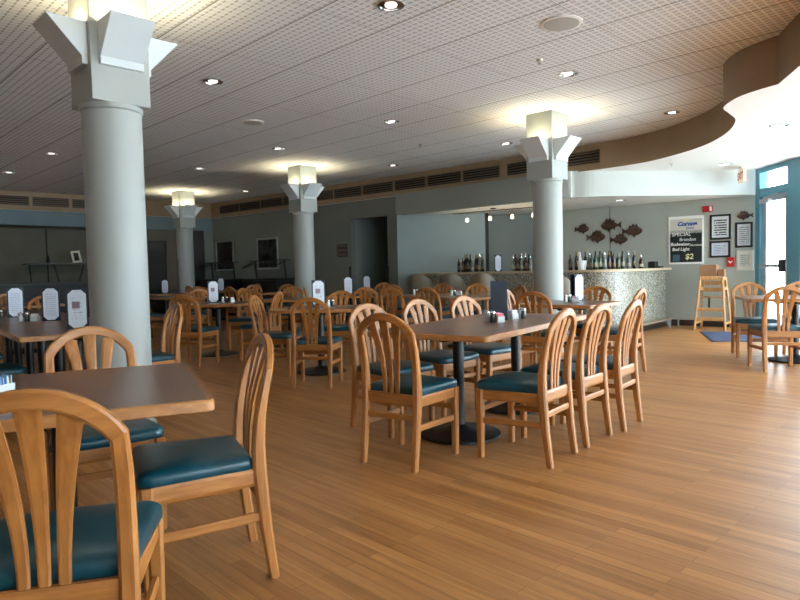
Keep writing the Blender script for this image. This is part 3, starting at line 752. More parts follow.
MN = [(-2.53, 4.93, 6, True, 'white menu with a small picture on the left row table, nearest of three'), (-3.30, 5.95, -14, False, 'white menu on the left row, middle of three, second cover showing'),
      (-4.06, 6.65, 6, False, 'white menu on the left row at the left edge, farthest of three'), (-2.70, 9.12, 10, True, 'white menu with picture on the shaded table behind the near column'),
      (-.94, 7.28, 8, True, 'white menu with picture on the left-of-centre table, in front of the picture-wall column'), (-.90, 11.0, 5, False, 'white menu in front of the left edge of the doorway'),
      (-.66, 12.7, -18, False, 'small white menu farther back in the doorway, its side lit'), (-5.4, 14.5, 8, False, 'small white menu in front of the grey corner column'), (-4.55, 16.05, 4, False, 'smallest white menu under the left framed picture')]
for x, y, a, pic, lab in MN: menu(x, y, toward(x, y, a), lab, pic)
menu(2.12, 7.45, toward(2.12, 7.45, 48), 'white menu with dark second cover in front of the bar mosaic', False, fold=30)
menu(.765, 4.87, toward(.765, 4.87, 4), 'dark navy standing menu seen blank on the long centre table', lit=False, w_=.128, h=.305, fold=16)
BAR_Z = 1.10
menu(1.85, 11.80, toward(1.85, 11.80, 4), 'white menu standing on the bar counter between the bottle clusters', w_=.13, h=.31, z=BAR_Z)

# ------------------------------------------------------------------ condiments
def shaker(x, y, lab, fill, z=ZT):
    r = empty('shaker', (x, y, z), 0, lab, 'shaker', 'salt and pepper shakers')
    MB().lathe([(.018, 0), (.021, .004), (.021, .04), (.018, .062), (.0165, .066)], 14).build('glass_body', M[fill], r, smooth=40)
    MB().lathe([(.0185, .064), (.0195, .067), (.0195, .076), (.014, .086), (.0, .090)], 14).build('cap', M['chrome'], r, smooth=40)
def caddy(x, y, ang, lab, cols, z=ZT):
    r = empty('sugar_caddy', (x, y, z), ang, lab, 'sugar caddy', 'sugar packet caddies')
    w_, l_, t, h = .062, .085, .003, .045
    a, b = rr(w_, l_, .006, 2), rr(w_ - 2 * t, l_ - 2 * t, .004, 2)
    MB().loft([[(p, q, .001) for p, q in a], [(p, q, h) for p, q in a], [(p, q, h) for p, q in b], [(p, q, .006) for p, q in b]]).build('holder', M['salt'], r)
    n = 8
    for k in range(n):
        yy = -l_ / 2 + .011 + (l_ - .022) * k / (n - 1); tl = random.uniform(-.006, .006); zz = .064 + random.uniform(0, .010)
        MB().loft([[(sx * .025, yy - .0025, .007), (sx * .025, yy + .0025, .007), (sx * .025, yy + .0015 + tl, zz), (sx * .025, yy - .0015 + tl, zz)] for sx in (-1, 1)]).build('packet', M[cols[k % len(cols)]], r)
shaker(.655, 4.74, 'clear salt shaker left of the dark standing menu', 'salt'); shaker(.690, 4.70, 'pepper shaker left of the dark standing menu, in front of the salt', 'pepper')
caddy(.735, 4.715, .4, 'caddy of pink packets left of the dark standing menu', ['pink', 'pink', 'paper'])
caddy(.885, 4.97, .5, 'caddy of white and blue packets right of the dark standing menu', ['paper', 'blue_pk', 'paper', 'pink'])
shaker(.975, 4.98, 'pepper shaker right of the dark standing menu', 'pepper'); shaker(.965, 5.06, 'clear salt shaker right of the dark standing menu, farther back', 'salt')
caddy(-1.375, 2.13, -.4, 'caddy of blue and yellow packets on the near-left table at the left edge', ['blue_pk', 'blue_pk', 'yellow_pk', 'blue_pk'])
for i, (x, y, nm) in enumerate(((-2.67, 5.05, 'left of the menu with a picture'), (-3.60, 5.96, 'left of the middle left-row menu'), (-4.22, 6.55, 'left of the farthest left-row menu'), (-2.56, 9.10, 'right of the menu on the shaded table'), (-.84, 7.36, 'right of the left-of-centre menu'), (.24, 10.60, 'on the dark table left of the bar stools'), (.80, 9.75, 'on the dark table before the bar stools'), (1.90, 7.22, 'left of the white menu before the bar column'))):
    shaker(x, y, 'salt shaker ' + nm, 'salt'); shaker(x + .05, y + .02, 'pepper shaker ' + nm, 'pepper')
    if i in (1, 3, 6, 7): caddy(x + .12, y + .03, .2 * i, 'packet caddy ' + nm, ['paper', 'pink', 'paper', 'blue_pk'])

# ------------------------------------------------------------------ bar
def fillet(path, i, r_, n=8):
    a, p, b = path[i - 1], path[i], path[i + 1]
    d1_, d2_ = (a - p).normalized(), (b - p).normalized()
    h = math.acos(d1_.dot(d2_)) / 2; t = r_ / math.tan(h); c = p + (d1_ + d2_).normalized() * (r_ / sin(h))
    s_, e_ = p + d1_ * t, p + d2_ * t; out = []
    a0 = atan2(s_.y - c.y, s_.x - c.x); a1 = atan2(e_.y - c.y, e_.x - c.x)
    while a1 - a0 > pi: a1 -= 2 * pi
    while a0 - a1 > pi: a1 += 2 * pi
    for k in range(n + 1):
        t_ = a0 + (a1 - a0) * k / n; out.append(c + Vector((cos(t_), sin(t_))) * r_)
    return path[:i] + out + path[i + 1:]
BF = fillet([V2(.46, 13.02), V2(3.44, 10.08), V2(5.06, 11.96)], 1, .55)
def offs(path, dist):
    out = []
    for i, p in enumerate(path):
        a = path[max(i - 1, 0)]; b = path[min(i + 1, len(path) - 1)]
        t = (b - a).normalized(); out.append(p + Vector((-t.y, t.x)) * dist)
    return out
bar = empty('bar_counter', (3.44, 10.3, 0), 0, 'bar counter with mosaic tile front and pale wooden top', 'bar counter')
sh = lambda pts: [p - V2(3.44, 10.3) for p in pts]
MB().prism(sh(BF + offs(BF, .42)[::-1]), 0, 1.062).build('tiled_front', M['mosaic'], bar)
MB().prism(sh(offs(BF, -.10) + offs(BF, .50)[::-1]), 1.062, BAR_Z).build('counter_top', M['counter'], bar)
fr_ = offs(BF, -.22)
fl = [(p.x - 3.44, p.y - 10.3, .17) for p in fr_]
b_ = MB(); BR = BF[:-1] + [V2(4.82, 11.68)]; q_ = sh(offs(BR, -.10)); q2 = sh(offs(BR, -.26)); b_.prism(q_ + q2[::-1], .16, .19); b_.build('foot_rail', mat('worn_rail', S(120, 104, 88), .4), bar)
for k in (1, 4, 7, 10):
    if k < len(fr_): MB().lathe([(.014, 0), (.014, .16)], 10, (fr_[k].x - 3.44, fr_[k].y - 10.3, 0)).build('rail_leg', M['steel'], bar)
pe = offs(BR, -.20)[-1]; MB().lathe([(.014, 0), (.014, .16)], 10, (pe.x - 3.48, pe.y - 10.34, 0)).build('rail_leg', M['steel'], bar)
MB().prism(sh(offs(BF, -.006) + BF[::-1]), 0, .1).build('plinth', M['base_dark'], bar)

def bottle(kind):
    r = empty('bottle', (0, 0, 0), 0, 'x', 'bottle')
    shapes = {'wine': [(.034, 0), (.037, .006), (.037, .19), (.03, .215), (.0145, .245), (.0135, .30)],
              'spirit': [(.038, 0), (.041, .006), (.041, .16), (.036, .185), (.015, .215), (.014, .26)],
              'squat': [(.046, 0), (.05, .006), (.05, .12), (.04, .16), (.016, .19), (.0155, .225)]}
    p = shapes[kind[0]]
    MB().lathe(p, 16).build('glass_body', M[kind[1]], r, smooth=35)
    zt = p[-1][1]; rb = p[2][0]
    MB().lathe([(p[-1][0] + .002, zt - .05 if kind[0] == 'wine' else zt - .004), (p[-1][0] + .002, zt + .012), (0, zt + .014)], 12).build('cap', M[kind[3]], r, smooth=35)
    z1 = p[2][1] * .66; z0 = p[2][1] * .28
    MB().lathe([(rb, z0), (rb + .0008, z0), (rb + .0008, z1), (rb, z1)], 16).build('label', M[kind[2]], r, smooth=35)
    if kind[0] == 'squat' or kind[3] == 'chrome':
        MB().tube([(0, 0, zt), (0, 0, zt + .04), (.015, 0, zt + .065)], .006, 8).build('pourer', M['chrome'], r)
    return r
KB = [('wine', 'green_bottle', 'label', 'dark'), ('wine', 'dark_bottle', 'label_b', 'gold'), ('spirit', 'bronze_bottle', 'label_b', 'dark'), ('spirit', 'clear_bottle', 'label', 'chrome'), ('squat', 'bronze_bottle', 'label', 'chrome'), ('spirit', 'green_bottle', 'label_b', 'gold')]
protos = [None] * len(KB)
def put_bottle(k, x, y, lab, grp, s_=1.):
    if protos[k] is None: protos[k] = o = bottle(KB[k])
    else: o = copy_tree(protos[k])
    o.location = (x, y, BAR_Z); o.rotation_euler.z = random.uniform(0, 6); o.scale = (s_ * .84, s_ * .84, s_); tag(o, lab, 'bottle', grp)
def px_on(path, x):                                            # where a sight line at picture x meets a polyline (used once for the bar items)
    k = (x - 400) / 630
    for a, b in zip(path, path[1:]):
        fa, fb = a.x - k * a.y, b.x - k * b.y
        if fa * fb <= 0 and fa != fb: return a + (b - a) * (fa / (fa - fb))
    return path[-1]
row = offs(BF, .16)
RB = [(571, 2, 'amber bottle just right of the bar column, half hidden'), (592, 5, 'green bottle right of the white straw bucket'), (596, 0, 'first tall green bottle right of the bucket'), (600.5, 0, 'second tall green bottle right of the bucket'), (605, 3, 'short clear bottle in the gap between the green and dark bottles'),
      (609.5, 1, 'dark bottle with tan label left of the middle of the bar row'), (614, 2, 'amber bottle in the middle of the bar row'), (618.5, 5, 'green bottle right of the middle amber one'), (623, 0, 'tall green bottle at the right end of the close bar row'), (629, 3, 'clear bottle standing apart right of the green ones'), (634.5, 1, 'dark bottle standing alone right of the clear one'), (641.5, 4, 'squat brown bottle with pourer, rightmost on the bar')]
for x, k, lab in RB:
    p = px_on(row, x); put_bottle(k, p.x, p.y, lab, 'bottles on the right of the bar', .98)
row2 = offs(BF, .33)
for i, (x, k) in enumerate(((577, 1), (586, 0), (590, 3), (603, 2), (612, 0))):
    p = px_on(row2, x); put_bottle(k, p.x, p.y, '%s bottle from the column in the rear row on the right of the bar' % ORD[i], 'bottles in the rear row of the bar', 1.0)
rowl = offs(BF, .22); rowl2 = offs(BF, .34)
for i, (x, k) in enumerate(((459.5, 1), (463.5, 2), (468, 1), (472.5, 3), (476.5, 1), (480.5, 3), (483.5, 1))):
    p = px_on(rowl, x); put_bottle(k, p.x, p.y, '%s bottle from the left in the dark wine cluster on the bar' % ORD[i], 'left bottle cluster on the bar', .92 + .12 * (i % 3))
for i, (x, k) in enumerate(((466, 1), (471, 0), (478, 1), (483, 1))):
    p = px_on(rowl2, x); put_bottle(k, p.x, p.y, '%s bottle from the left at the rear of the dark wine cluster' % ORD[i], 'left bottle cluster on the bar, rear', 1.12)
for i, (x, k) in enumerate(((514, 3), (518, 2), (522, 3), (526.5, 2), (531, 3))):
    p = px_on(rowl, x); put_bottle(k, p.x, p.y, '%s bottle from the left in the cluster left of the bar column' % ORD[i], 'bottle cluster left of the bar column', .95)
for i, (x, k) in enumerate(((516, 2), (521, 2), (526, 4), (530, 2))):
    p = px_on(rowl2, x); put_bottle(k, p.x, p.y, '%s bottle from the left at the rear of the cluster by the bar column' % ORD[i], 'bottle cluster left of the bar column, rear', 1.15)
# bucket of straws, black caddies
p = px_on(row, 582.5)
r = empty('straw_bucket', (p.x, p.y, BAR_Z), 0, 'white bucket of straws on the bar right of the column', 'bucket')
MB().lathe([(.062, 0), (.085, .15), (.09, .152), (.09, .158), (.08, .156), (.058, .006), (0, .006)], 20).build('bucket', M['paper'], r, smooth=40)
for k in range(7): MB().tube([(random.uniform(-.04, .02), random.uniform(-.03, .03), .01), (-.05 + random.uniform(-.02, .03), random.uniform(-.04, .04), .27 + random.uniform(0, .04))], .006, 6).build('straw', M['paper'], r)
p = px_on(row, 653.5); r = empty('napkin_caddy', (p.x, p.y, BAR_Z), .8, 'black napkin caddy near the right end of the bar', 'caddy')
b_ = MB(); a_, i_ = rr(.14, .14, .01, 2), rr(.128, .128, .006, 2); b_.loft([[(x, y, 0) for x, y in a_], [(x, y, .12) for x, y in a_], [(x, y, .12) for x, y in i_], [(x, y, .01) for x, y in i_]]); b_.build('box', M['black_plastic'], r)
MB().box((0, 0, .07), (.1, .1, .11)).build('napkins', M['base_dark'], r)
p = px_on(row, 664); r = empty('bar_mat', (p.x, p.y - .03, BAR_Z), .8, 'flat black tray at the right end of the bar', 'tray')
b_ = MB(); a_, i_ = rr(.2, .14, .02, 3), rr(.18, .12, .012, 3); b_.loft([[(x, y, 0) for x, y in a_], [(x, y, .035) for x, y in a_], [(x, y, .035) for x, y in i_], [(x, y, .012) for x, y in i_]]); b_.build('tray', M['black_plastic'], r)

# bar stools
def make_stool():
    r = empty('bar_stool', (0, 0, 0), 0, 'x', 'bar stool', 'taupe tub bar stools')
    b = MB(); rings = []
    n = 18
    for i in range(n + 1):                                    # wrap-round shell, open to +Y; higher at the back
        t = radians(-200 + 220 * i / n); c_, s_ = cos(t), sin(t)
        back = max(0., -s_); top = .80 + .29 * (max(0, back) ** .7)
        ro, ri = .255, .215
        rings.append([(ri * c_, ri * s_, .68), (ro * .94 * c_, ro * .94 * s_, .66), (ro * 1.04 * c_, ro * 1.04 * s_, top - .02), (ro * 1.0 * c_, ro * 1.0 * s_, top), (ri * 1.05 * c_, ri * 1.05 * s_, top - .005)])
    b.loft(rings); b.build('backrest', M['stool'], r, smooth=50)
    MB().lathe([(.20, .66), (.215, .68), (.215, .72), (.19, .745), (0, .752)], 24).build('seat', M['stool'], r, smooth=50)
    MB().lathe([(.03, .03), (.03, .66)], 16).build('pedestal', M['black_steel'], r, smooth=30)
    MB().lathe([(.22, .0), (.22, .015), (.05, .04), (.03, .05)], 28).build('base', M['black_steel'], r, smooth=30)
    MB().loft([[((.17 + .012 * cos(a)) * cos(t), (.17 + .012 * cos(a)) * sin(t), .28 + .012 * sin(a)) for a in [2 * pi * j / 8 for j in range(8)]] for t in [2 * pi * i / 24 for i in range(24)]], closed=True).build('foot_ring', M['steel'], r, smooth=60)
    b = MB(); [b.bar((0, 0, .28), (.17 * cos(a), .17 * sin(a), .28), .014, .014) for a in (0, 2 * pi / 3, 4 * pi / 3)]; b.build('ring_spokes', M['steel'], r)
    return r
st0 = make_stool()
for i, (x, y, lab) in enumerate(((.43, 12.30, 'taupe tub bar stool at the left end of the bar'), (.98, 11.80, 'taupe tub bar stool second from the left at the bar'), (1.50, 11.28, 'taupe tub bar stool behind the dark standing menu'), (2.60, 10.13, 'pale lit bar stool just right of the bar column'))):
    place(st0, i == 0, (x, y, 0), facing((.70, .71)) + (.0, .15, .1, -.5)[i] + .35, lab)

# pendant lights over the bar
rl = empty('light_rail', (0, 0, 0), 0, 'thin bronze light rail under the bar ceiling', 'light rail')
ra, rb_ = V2(1.13, 13.05), V2(2.62, 11.92)
MB().tube([(ra.x, ra.y, 2.30), ((ra.x + rb_.x) / 2, (ra.y + rb_.y) / 2, 2.30), (rb_.x, rb_.y, 2.30)], .009, 8).build('rail', M['brass'], rl)
md = (ra + rb_) / 2
MB().lathe([(.06, 2.33), (.06, 2.349)], 16, (md.x, md.y, 0)).build('canopy', M['brass'], rl); MB().lathe([(.007, 2.30), (.007, 2.335)], 8, (md.x, md.y, 0)).build('stem', M['brass'], rl)
for t, lab in ((.18, 'leftmost glass pendant lamp over the bar'), (.46, 'second glass pendant lamp from the left over the bar'), (.72, 'third glass pendant lamp from the left over the bar'), (.955, 'glass pendant lamp closest to the bar column')):
    p = ra + (rb_ - ra) * t
    r = empty('pendant_lamp', (p.x, p.y, 2.30), 0, lab, 'pendant lamp', 'pendant lamps over the bar')
    MB().lathe([(.004, -.10), (.004, 0)], 8).build('stem', M['brass'], r)
    MB().lathe([(.016, -.115), (.016, -.09), (.006, -.085)], 12).build('socket', M['brass'], r)
    MB().lathe([(.014, -.105), (.028, -.122), (.035, -.155), (.032, -.185), (.026, -.187), (.026, -.18), (.008, -.11)], 18).build('shade', M['glow_pend'], r, smooth=40)
    l = bpy.data.lights.new('pendant_light', 'POINT'); l.energy = 2; l.color = (1, .85, .6); l.shadow_soft_size = .05
    lo = bpy.data.objects.new('pendant_light', l); COL.objects.link(lo); lo.parent = r; lo.location = (0, 0, -.235)

# ------------------------------------------------------------------ things on the notice wall
aF = atan2(-dF.y, -dF.x)                                       # local +X runs to the right along the wall, -Y into the room
def on_wall(name, X, z, lab, cat, grp=None, off=.001):
    p = fish_pt(X, off); return empty(name, (p.x, p.y, z), aF, lab, cat, grp)
def framed(r, w_, h, m_frame, m_print, fw=.035, mat_w=.0):
    o = [(-w_ / 2, -h / 2), (w_ / 2, -h / 2), (w_ / 2, h / 2), (-w_ / 2, h / 2)]; i = [(-w_ / 2 + fw, -h / 2 + fw), (w_ / 2 - fw, -h / 2 + fw), (w_ / 2 - fw, h / 2 - fw), (-w_ / 2 + fw, h / 2 - fw)]
    MB().loft([[(x, 0, z) for x, z in o], [(x, -.018, z) for x, z in o], [(x, -.022, z) for x, z in i], [(x, 0, z) for x, z in i]], closed=True).build('frame', m_frame, r)
    MB().box((0, -.006, 0), (w_ - 2 * fw + .004, .008, h - 2 * fw + .004)).build('print', m_print, r)
framed(on_wall('framed_notice', 5.865, 1.822, 'tall black framed notice left of the others, right of the beer board', 'framed notice', 'black framed notices'), .35, .455, M['black_plastic'], M['notice_a'])
framed(on_wall('framed_notice', 5.86, 1.42, 'wide black framed notice below the tall one', 'framed notice', 'black framed notices'), .345, .30, M['black_plastic'], M['notice_b'])
framed(on_wall('framed_notice', 6.165, 1.66, 'black framed notice beside the teal post, right of the tall one', 'framed notice', 'black framed notices'), .28, .45, M['black_plastic'], M['notice_c'])
framed(on_wall('framed_certificate', 6.18, 1.20, 'cream framed certificate beside the teal post below the notices', 'framed certificate'), .27, .355, M['cream_frame'], M['cert'], .022)
r = on_wall('fire_strobe', 5.70, 2.166, 'red fire alarm strobe above the black framed notices', 'fire alarm')
MB().box((0, -.02, 0), (.17, .04, .11), bev=.006).build('housing', M['red'], r); MB().box((.055, -.045, 0), (.04, .03, .085), bev=.008).build('strobe_lens', M['paper'], r)
r = on_wall('fire_pull_station', 6.0, 1.182, 'red fire alarm pull station above the cardboard boxes', 'fire alarm')
MB().box((0, -.02, 0), (.125, .045, .17), bev=.006).build('housing', M['red'], r)
MB().loft([[(x, y, z) for x, z in ((-.04, .015), (0, -.03), (.04, .015), (.02, .02), (0, .005), (-.02, .02))] for y in (-.043, -.055)]).build('pull_handle', M['paper'], r)

def text(body, size, x, z, m, parent, name='lettering', shear=0., bold=0., align='CENTER', sx=1., y=-.024):
    c = bpy.data.curves.new(name, 'FONT'); c.body = body; c.size = size; c.align_x = align; c.shear = shear; c.extrude = .0008; c.offset = bold
    c.fill_mode = 'BOTH'; c.resolution_u = 3
    o = bpy.data.objects.new(name, c); COL.objects.link(o)
    dg = bpy.context.evaluated_depsgraph_get(); me = bpy.data.meshes.new_from_object(o.evaluated_get(dg)); bpy.data.objects.remove(o)
    me.name = name; me.materials.clear(); me.materials.append(m)
    me.transform(Matrix.Translation((x, y, z)) @ Matrix.Rotation(radians(90), 4, 'X') @ Matrix.Diagonal((sx, 1, 1, 1)))
    o = bpy.data.objects.new(name, me); COL.objects.link(o); o.parent = parent; return o
r = on_wall('special_board', 5.405, 1.612, 'white framed beer sign with chalked specials on black, on the notice wall', 'sign board')
W0, H0 = .62, .90
MB().box((0, -.008, 0), (W0, .016, H0), bev=.003).build('backing', M['white'], r)
MB().box((0, -.018, H0 / 2 - .19), (W0 - .06, .006, .27)).build('header_panel', M['board_cream'], r)
bd = MB().box((0, -.018, -.115), (W0 - .06, .006, .60)).build('chalkboard', M['chalk'], r)
text('Corona', .105, .02, .27, M['blue_ink'], r, 'brand_lettering', .25, .006, sx=1.05); text('Extra', .065, .07, .205, M['blue_ink'], r, 'brand_lettering', .25, .001)
MB().box((.01, -.0215, .385), (.09, .002, .05)).build('crown_emblem', M['chalk_yellow'], r)
for s_, sz, x, z, b in (('SPECIAL', .095, -.08, .08, .001), ('Brandon', .085, .03, -.015, .0005), ('Budweiser', .08, -.10, -.10, .002), ('Aluminum', .055, .18, -.115, .001), ('Bud Light', .08, -.09, -.195, .002), ('$2', .14, .06, -.355, .003)):
    text(s_, sz, x, z, M['chalk_white'] if s_ != '$2' else M['chalk_yellow'], bd, 'chalk_lettering', .12, b)
MB().box((-.17, -.0215, -.335), (.12, .002, .13)).build('blue_sticker', mat('faded_blue_sticker', S(70, 98, 120), .7), r)

def fish(X, z, sx, lab, flip=1, tilt=0.):
    r = on_wall('fish_plaque', X, z, lab, 'fish plaque', 'carved fish wall plaques')
    f = lambda x, y, zz: (x * sx * flip, y, zz * sx)
    rings = []
    n = 14
    for i in range(n + 1):
        t = i / n; x = -.15 + .30 * t; hh = .088 * (sin(pi * min(1, (t * .94 + .03))) ** .7) * (1.1 - .45 * t) + .004
        rings.append([f(x, -.022 + .018 * cos(a), hh * sin(a)) for a in [2 * pi * k / 12 for k in range(12)]])
    MB().loft(rings).build('body', M['copper_fish'], r, smooth=60)
    def fin(pts, nm): MB().loft([[f(x, yy, zz) for x, zz in pts] for yy in (-.028, -.012)]).build(nm, M['copper_fish'], r)
    fin([(.12, .0), (.215, .062), (.20, .0), (.215, -.062)], 'tail_fin')
    fin([(-.09, .05), (-.06, .128), (-.025, .10), (.01, .132), (.045, .088), (.08, .10), (.095, .03)], 'dorsal_fin')
    fin([(-.05, -.06), (-.01, -.128), (.03, -.065)], 'belly_fin'); fin([(.06, -.03), (.09, -.095), (.105, -.02)], 'anal_fin')
    MB().lathe([(.012, 0), (.012, .004), (0, .006)], 10, (0, 0, 0)).build('eye', M['gold'], r).matrix_local = Matrix.Translation(f(-.105, -.041, .02)) @ Matrix.Rotation(radians(90), 4, 'X')
for X, z, s_, lab, fl_ in ((3.839, 1.937, .85, 'leftmost fish plaque over the bar bottles', -1), (4.274, 1.975, 1.12, 'topmost fish plaque over the bar bottles', 1), (4.648, 1.837, 1.08, 'rightmost fish plaque over the bar, left of the sign board', -1),
                           (4.071, 1.756, 1.08, 'lower left fish plaque over the bar bottles', -1), (4.439, 1.683, .95, 'lowest fish plaque over the bar bottles, centre', -1), (6.165, 2.0, .70, 'small fish plaque above the framed notices by the teal post', 1)):
    fish(X, z, s_, lab, fl_)

# exit sign under the white lower ceiling
r = empty('exit_sign', (5.82, 10.72, ZL), radians(75), 'peach lit exit sign hanging at the bulkhead near the glass door', 'exit sign')
MB().box((0, 0, -.02), (.12, .06, .04)).build('mount', M['white'], r); bx = MB().box((0, 0, -.15), (.34, .05, .22), bev=.004).build('housing', M['exit'], r)
for s_ in (1, -1):
    t_ = text('EXIT', .17, 0, -.21, M['red'], bx, 'exit_lettering', 0, .004, y=-.027)
    if s_ < 0: t_.matrix_local = Matrix.Rotation(pi, 4, 'Z')

# ------------------------------------------------------------------ high chairs, boxes, floor mat
def high_chair(x, y, rz, lab):
    r = empty('high_chair', (x, y, 0), rz, lab, 'high chair')
    for sx in (-1, 1):
        for sy in (-1, 1):
            MB().bar((sx * .235, sy * .24, 0), (sx * .17, sy * .12, .76), .032, .035).build('leg', M['pale_wood'], r)
        MB().bar((sx * .225, -.215, .10), (sx * .225, .215, .10), .02, .035).build('side_runner', M['pale_wood'], r)
        MB().bar((sx * .185, -.16, .60), (sx * .185, .16, .60), .02, .045).build('arm_rail', M['pale_wood'], r)
        MB().bar((sx * .172, -.14, .745), (sx * .172, .14, .745), .022, .04).build('arm_rail', M['pale_wood'], r)
    for z, nm in ((.16, 'foot_rail'), (.30, 'foot_rail'), (.755, 'top_bar')):
        k = .235 - .065 * z / .76; yk = .24 - .12 * z / .76
        MB().bar((-k, -yk, z), (k, -yk, z), .02, .05).build(nm, M['pale_wood'], r)
    for z in (.58, .68): MB().bar((-.18, .15, z), (.18, .15, z), .018, .06).build('back_slat', M['pale_wood'], r)
    MB().box((0, 0, .47), (.34, .27, .02)).build('seat', M['pale_wood'], r)
    MB().bar((-.03, -.13, .47), (-.02, -.20, .30), .03, .006).build('strap', M['black_plastic'], r)
    MB().bar((-.03, -.13, .482), (-.14, .08, .482), .03, .006).build('strap', M['black_plastic'], r)
    return r
hA = radians(-38)
hc = V2(5.53, 11.12); hc_r = -dF
high_chair(hc.x, hc.y, hA, 'pale wooden high chair against the notice wall with cardboard boxes on top').scale = (1.05, 1.05, 1.2)
def carton(x, y, z, dm, rz, lab):
    r = empty('cardboard_box', (x, y, z), rz, lab, 'box', 'cardboard boxes on the high chairs')
    MB().box((0, 0, dm[2] / 2), dm, bev=.003).build('carton', M['cardboard'], r)
    MB().box((0, 0, dm[2] + .001), (dm[0] * .98, .04, .002)).build('tape', mat('packing_tape', S(176, 140, 104), .4), r)
for off_, dm_, lab in ((-.06, (.27, .22, .20), 'larger brown cardboard box on top of the high chair'), (.145, (.105, .13, .12), 'smaller brown cardboard box right of the larger one on the high chair')):
    q = hc + hc_r * off_; carton(q.x, q.y, .938, dm_, hA, lab)
mp = [V2(5.10, 10.72), V2(4.60, 9.30), V2(5.75, 9.05), V2(6.18, 10.45)]
r = empty('door_mat', (5.4, 9.9, 0), 0, 'blue floor mat with dark rim in front of the glass door', 'floor mat')
MB().prism([p - V2(5.4, 9.9) for p in mp], .001, .006).build('rim', M['mat_rim'], r)
MB().prism([(p - V2(5.4, 9.9)) * .95 for p in mp], .006, .010).build('carpet', M['mat_blue'], r)

# ------------------------------------------------------------------ far wall: pictures, plaque, buffet stations
aP = atan2(-dP.y, -dP.x)
def far_wall(name, X, z, lab, cat, grp=None):
    t = (X - Pa.x) / dP.x; p = Pa + dP * t + nPi * .001; return empty(name, (p.x, p.y, z), aP, lab, cat, grp)
framed(far_wall('framed_picture', -4.96, 1.70, 'silver framed dark print, left of two on the far wall', 'picture', 'silver framed prints'), .86, .86, M['silver'], M['art_a'], .05)
framed(far_wall('framed_picture', -3.48, 1.69, 'silver framed dark landscape, right of two on the far wall', 'picture', 'silver framed prints'), .90, .84, M['silver'], M['art_b'], .05)
r = far_wall('wall_plaque', -1.33, 1.665, 'small wooden slatted plaque left of the doorway', 'plaque')
MB().box((0, -.012, 0), (.33, .024, .30), bev=.003).build('backing', M['base_dark'], r)
for k in range(3): MB().box((0, -.035, -.10 + .105 * k), (.34, .03, .045), bev=.004).build('slat', M['brass'], r)
for X in (-1.13, -.24):
    t = (X - Pa.x) / dP.x; p = Pa + dP * t + nPi * .03
    r = empty('stanchion_post', (p.x, p.y, 0), aP, 'thin black post at the %s edge of the doorway' % ('left' if X < -1 else 'right'), 'post', 'black posts by the doorway')
    MB().lathe([(.022, 0), (.022, 1.26), (.012, 1.28)], 10).build('shaft', M['dark'], r)
    MB().lathe([(.028, 0), (.028, .03), (.022, .04)], 12).build('base', M['dark'], r)

def buffet(x, y, ang, L, lab, zt=1.04, hgt=.44, counter=True, depth=.55):
    r = empty('buffet_station', (x, y, 0), ang, lab, 'buffet station', 'buffet stations with glass sneeze guards')
    if counter:
        MB().box((0, 0, zt / 2 - .03), (L, depth, zt - .06)).build('cabinet', M['dark'], r)
        MB().box((0, 0, zt - .03), (L + .06, depth + .06, .05), bev=.006).build('worktop', M['black_steel'], r)
    for sx in (-1, 1):
        MB().bar((sx * (L / 2 - .08), .10, zt - .005), (sx * (L / 2 - .08), .06, zt + hgt), .035, .035).build('post', M['black_steel'], r)
        MB().bar((sx * (L / 2 - .08), .06, zt + hgt - .02), (sx * (L / 2 - .08), -depth / 2 - .04, zt + hgt - .17), .02, .025).build('guard_arm', M['black_steel'], r)
    MB().box((0, .05, zt + hgt + .01), (L, .26, .02)).build('top_shelf', M['black_steel'], r)
    MB().flat([(-L / 2, -.06, zt + hgt), (L / 2, -.06, zt + hgt), (L / 2, -depth / 2 - .06, zt + hgt - .19), (-L / 2, -depth / 2 - .06, zt + hgt - .19)], (0, .004, .006), 1).build('glass_guard', M['glass'], r)
pc = Vector((-3.35, 16.05)); buffet(pc.x, pc.y, aP, 1.35, 'black buffet station with sneeze guard under the right framed picture')
pc = Vector((-4.95, 17.45)); buffet(pc.x, pc.y, aP, 1.2, 'black buffet station with sneeze guard under the left framed picture')
aL = atan2(-dL.y, -dL.x)
ce = Lp(-7.15); cs = Lp(-13.6); cm = (ce + cs) / 2 + nL * .35; cl = (ce - cs).length
r = empty('serving_counter', (cm.x, cm.y, 0), aL, 'long dark serving counter in the left recess', 'counter')
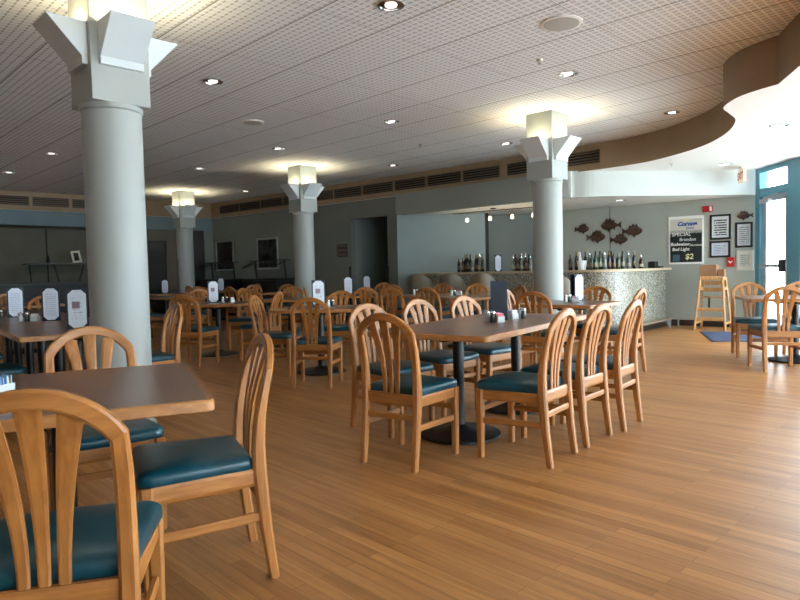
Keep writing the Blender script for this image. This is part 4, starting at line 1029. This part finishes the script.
MB().box((0, 0, .50), (cl, .6, 1.0)).build('cabinet', M['door_dark'], r); MB().box((0, 0, 1.025), (cl + .02, .66, .05), bev=.006).build('worktop', M['black_steel'], r)
for X, lab in ((-8.28, 'sneeze guard with dark shelf and angled legs on the serving counter'), (-10.6, 'sneeze guard at the left edge on the serving counter')):
    q = Lp(X) + nL * .35
    g = empty('sneeze_guard', (q.x, q.y, 1.062), aL, lab, 'sneeze guard', 'sneeze guards on the serving counter')
    L = 1.45
    for sx in (-1, 1): MB().bar((sx * (L / 2 - .18) - .07, -.05, 0), (sx * (L / 2 - .10), .05, .44), .03, .03).build('leg', M['black_steel'], g)
    MB().bar((.0, -.05, 0), (-.07, .05, .44), .03, .03).build('leg', M['black_steel'], g)
    MB().box((0, .05, .455), (L, .34, .03)).build('shelf', M['black_steel'], g)
    MB().flat([(-L / 2, -.10, .45), (L / 2, -.10, .45), (L / 2 + .1, -.36, .22), (-L / 2 - .1, -.36, .22)], (0, .004, .006), 1).build('glass_guard', M['glass'], g)
q = Lp(-7.97) + nL * .36; g = empty('photo_frame', (q.x, q.y, 1.537), aL + .25, 'white framed photo leaning on the sneeze guard shelf', 'photo frame')
tl = Matrix.Rotation(radians(-10), 4, 'X') @ Matrix.Rotation(radians(-6), 4, 'Y')
def leaning(o): o.matrix_local = Matrix.Translation((0, 0, .155)) @ tl; return o
o_ = [(-.12, -.15), (.12, -.15), (.12, .15), (-.12, .15)]; i_ = [(-.07, -.10), (.07, -.10), (.07, .10), (-.07, .10)]
leaning(MB().loft([[(x, 0, z) for x, z in o_], [(x, -.02, z) for x, z in o_], [(x, -.02, z) for x, z in i_], [(x, 0, z) for x, z in i_]], closed=True).build('frame', M['board_cream'], g))
leaning(MB().box((0, -.006, 0), (.145, .008, .205)).build('photo', M['art_b'], g))
q = Lp(-8.42) + nL * .40
put = empty('dark_vase', (q.x, q.y, 1.537), 0, 'small dark vase beside the white framed photo', 'vase'); MB().lathe([(.03, 0), (.05, .05), (.04, .12), (.018, .17), (.025, .19)], 14).build('vase_body', M['dark'], put, smooth=40)
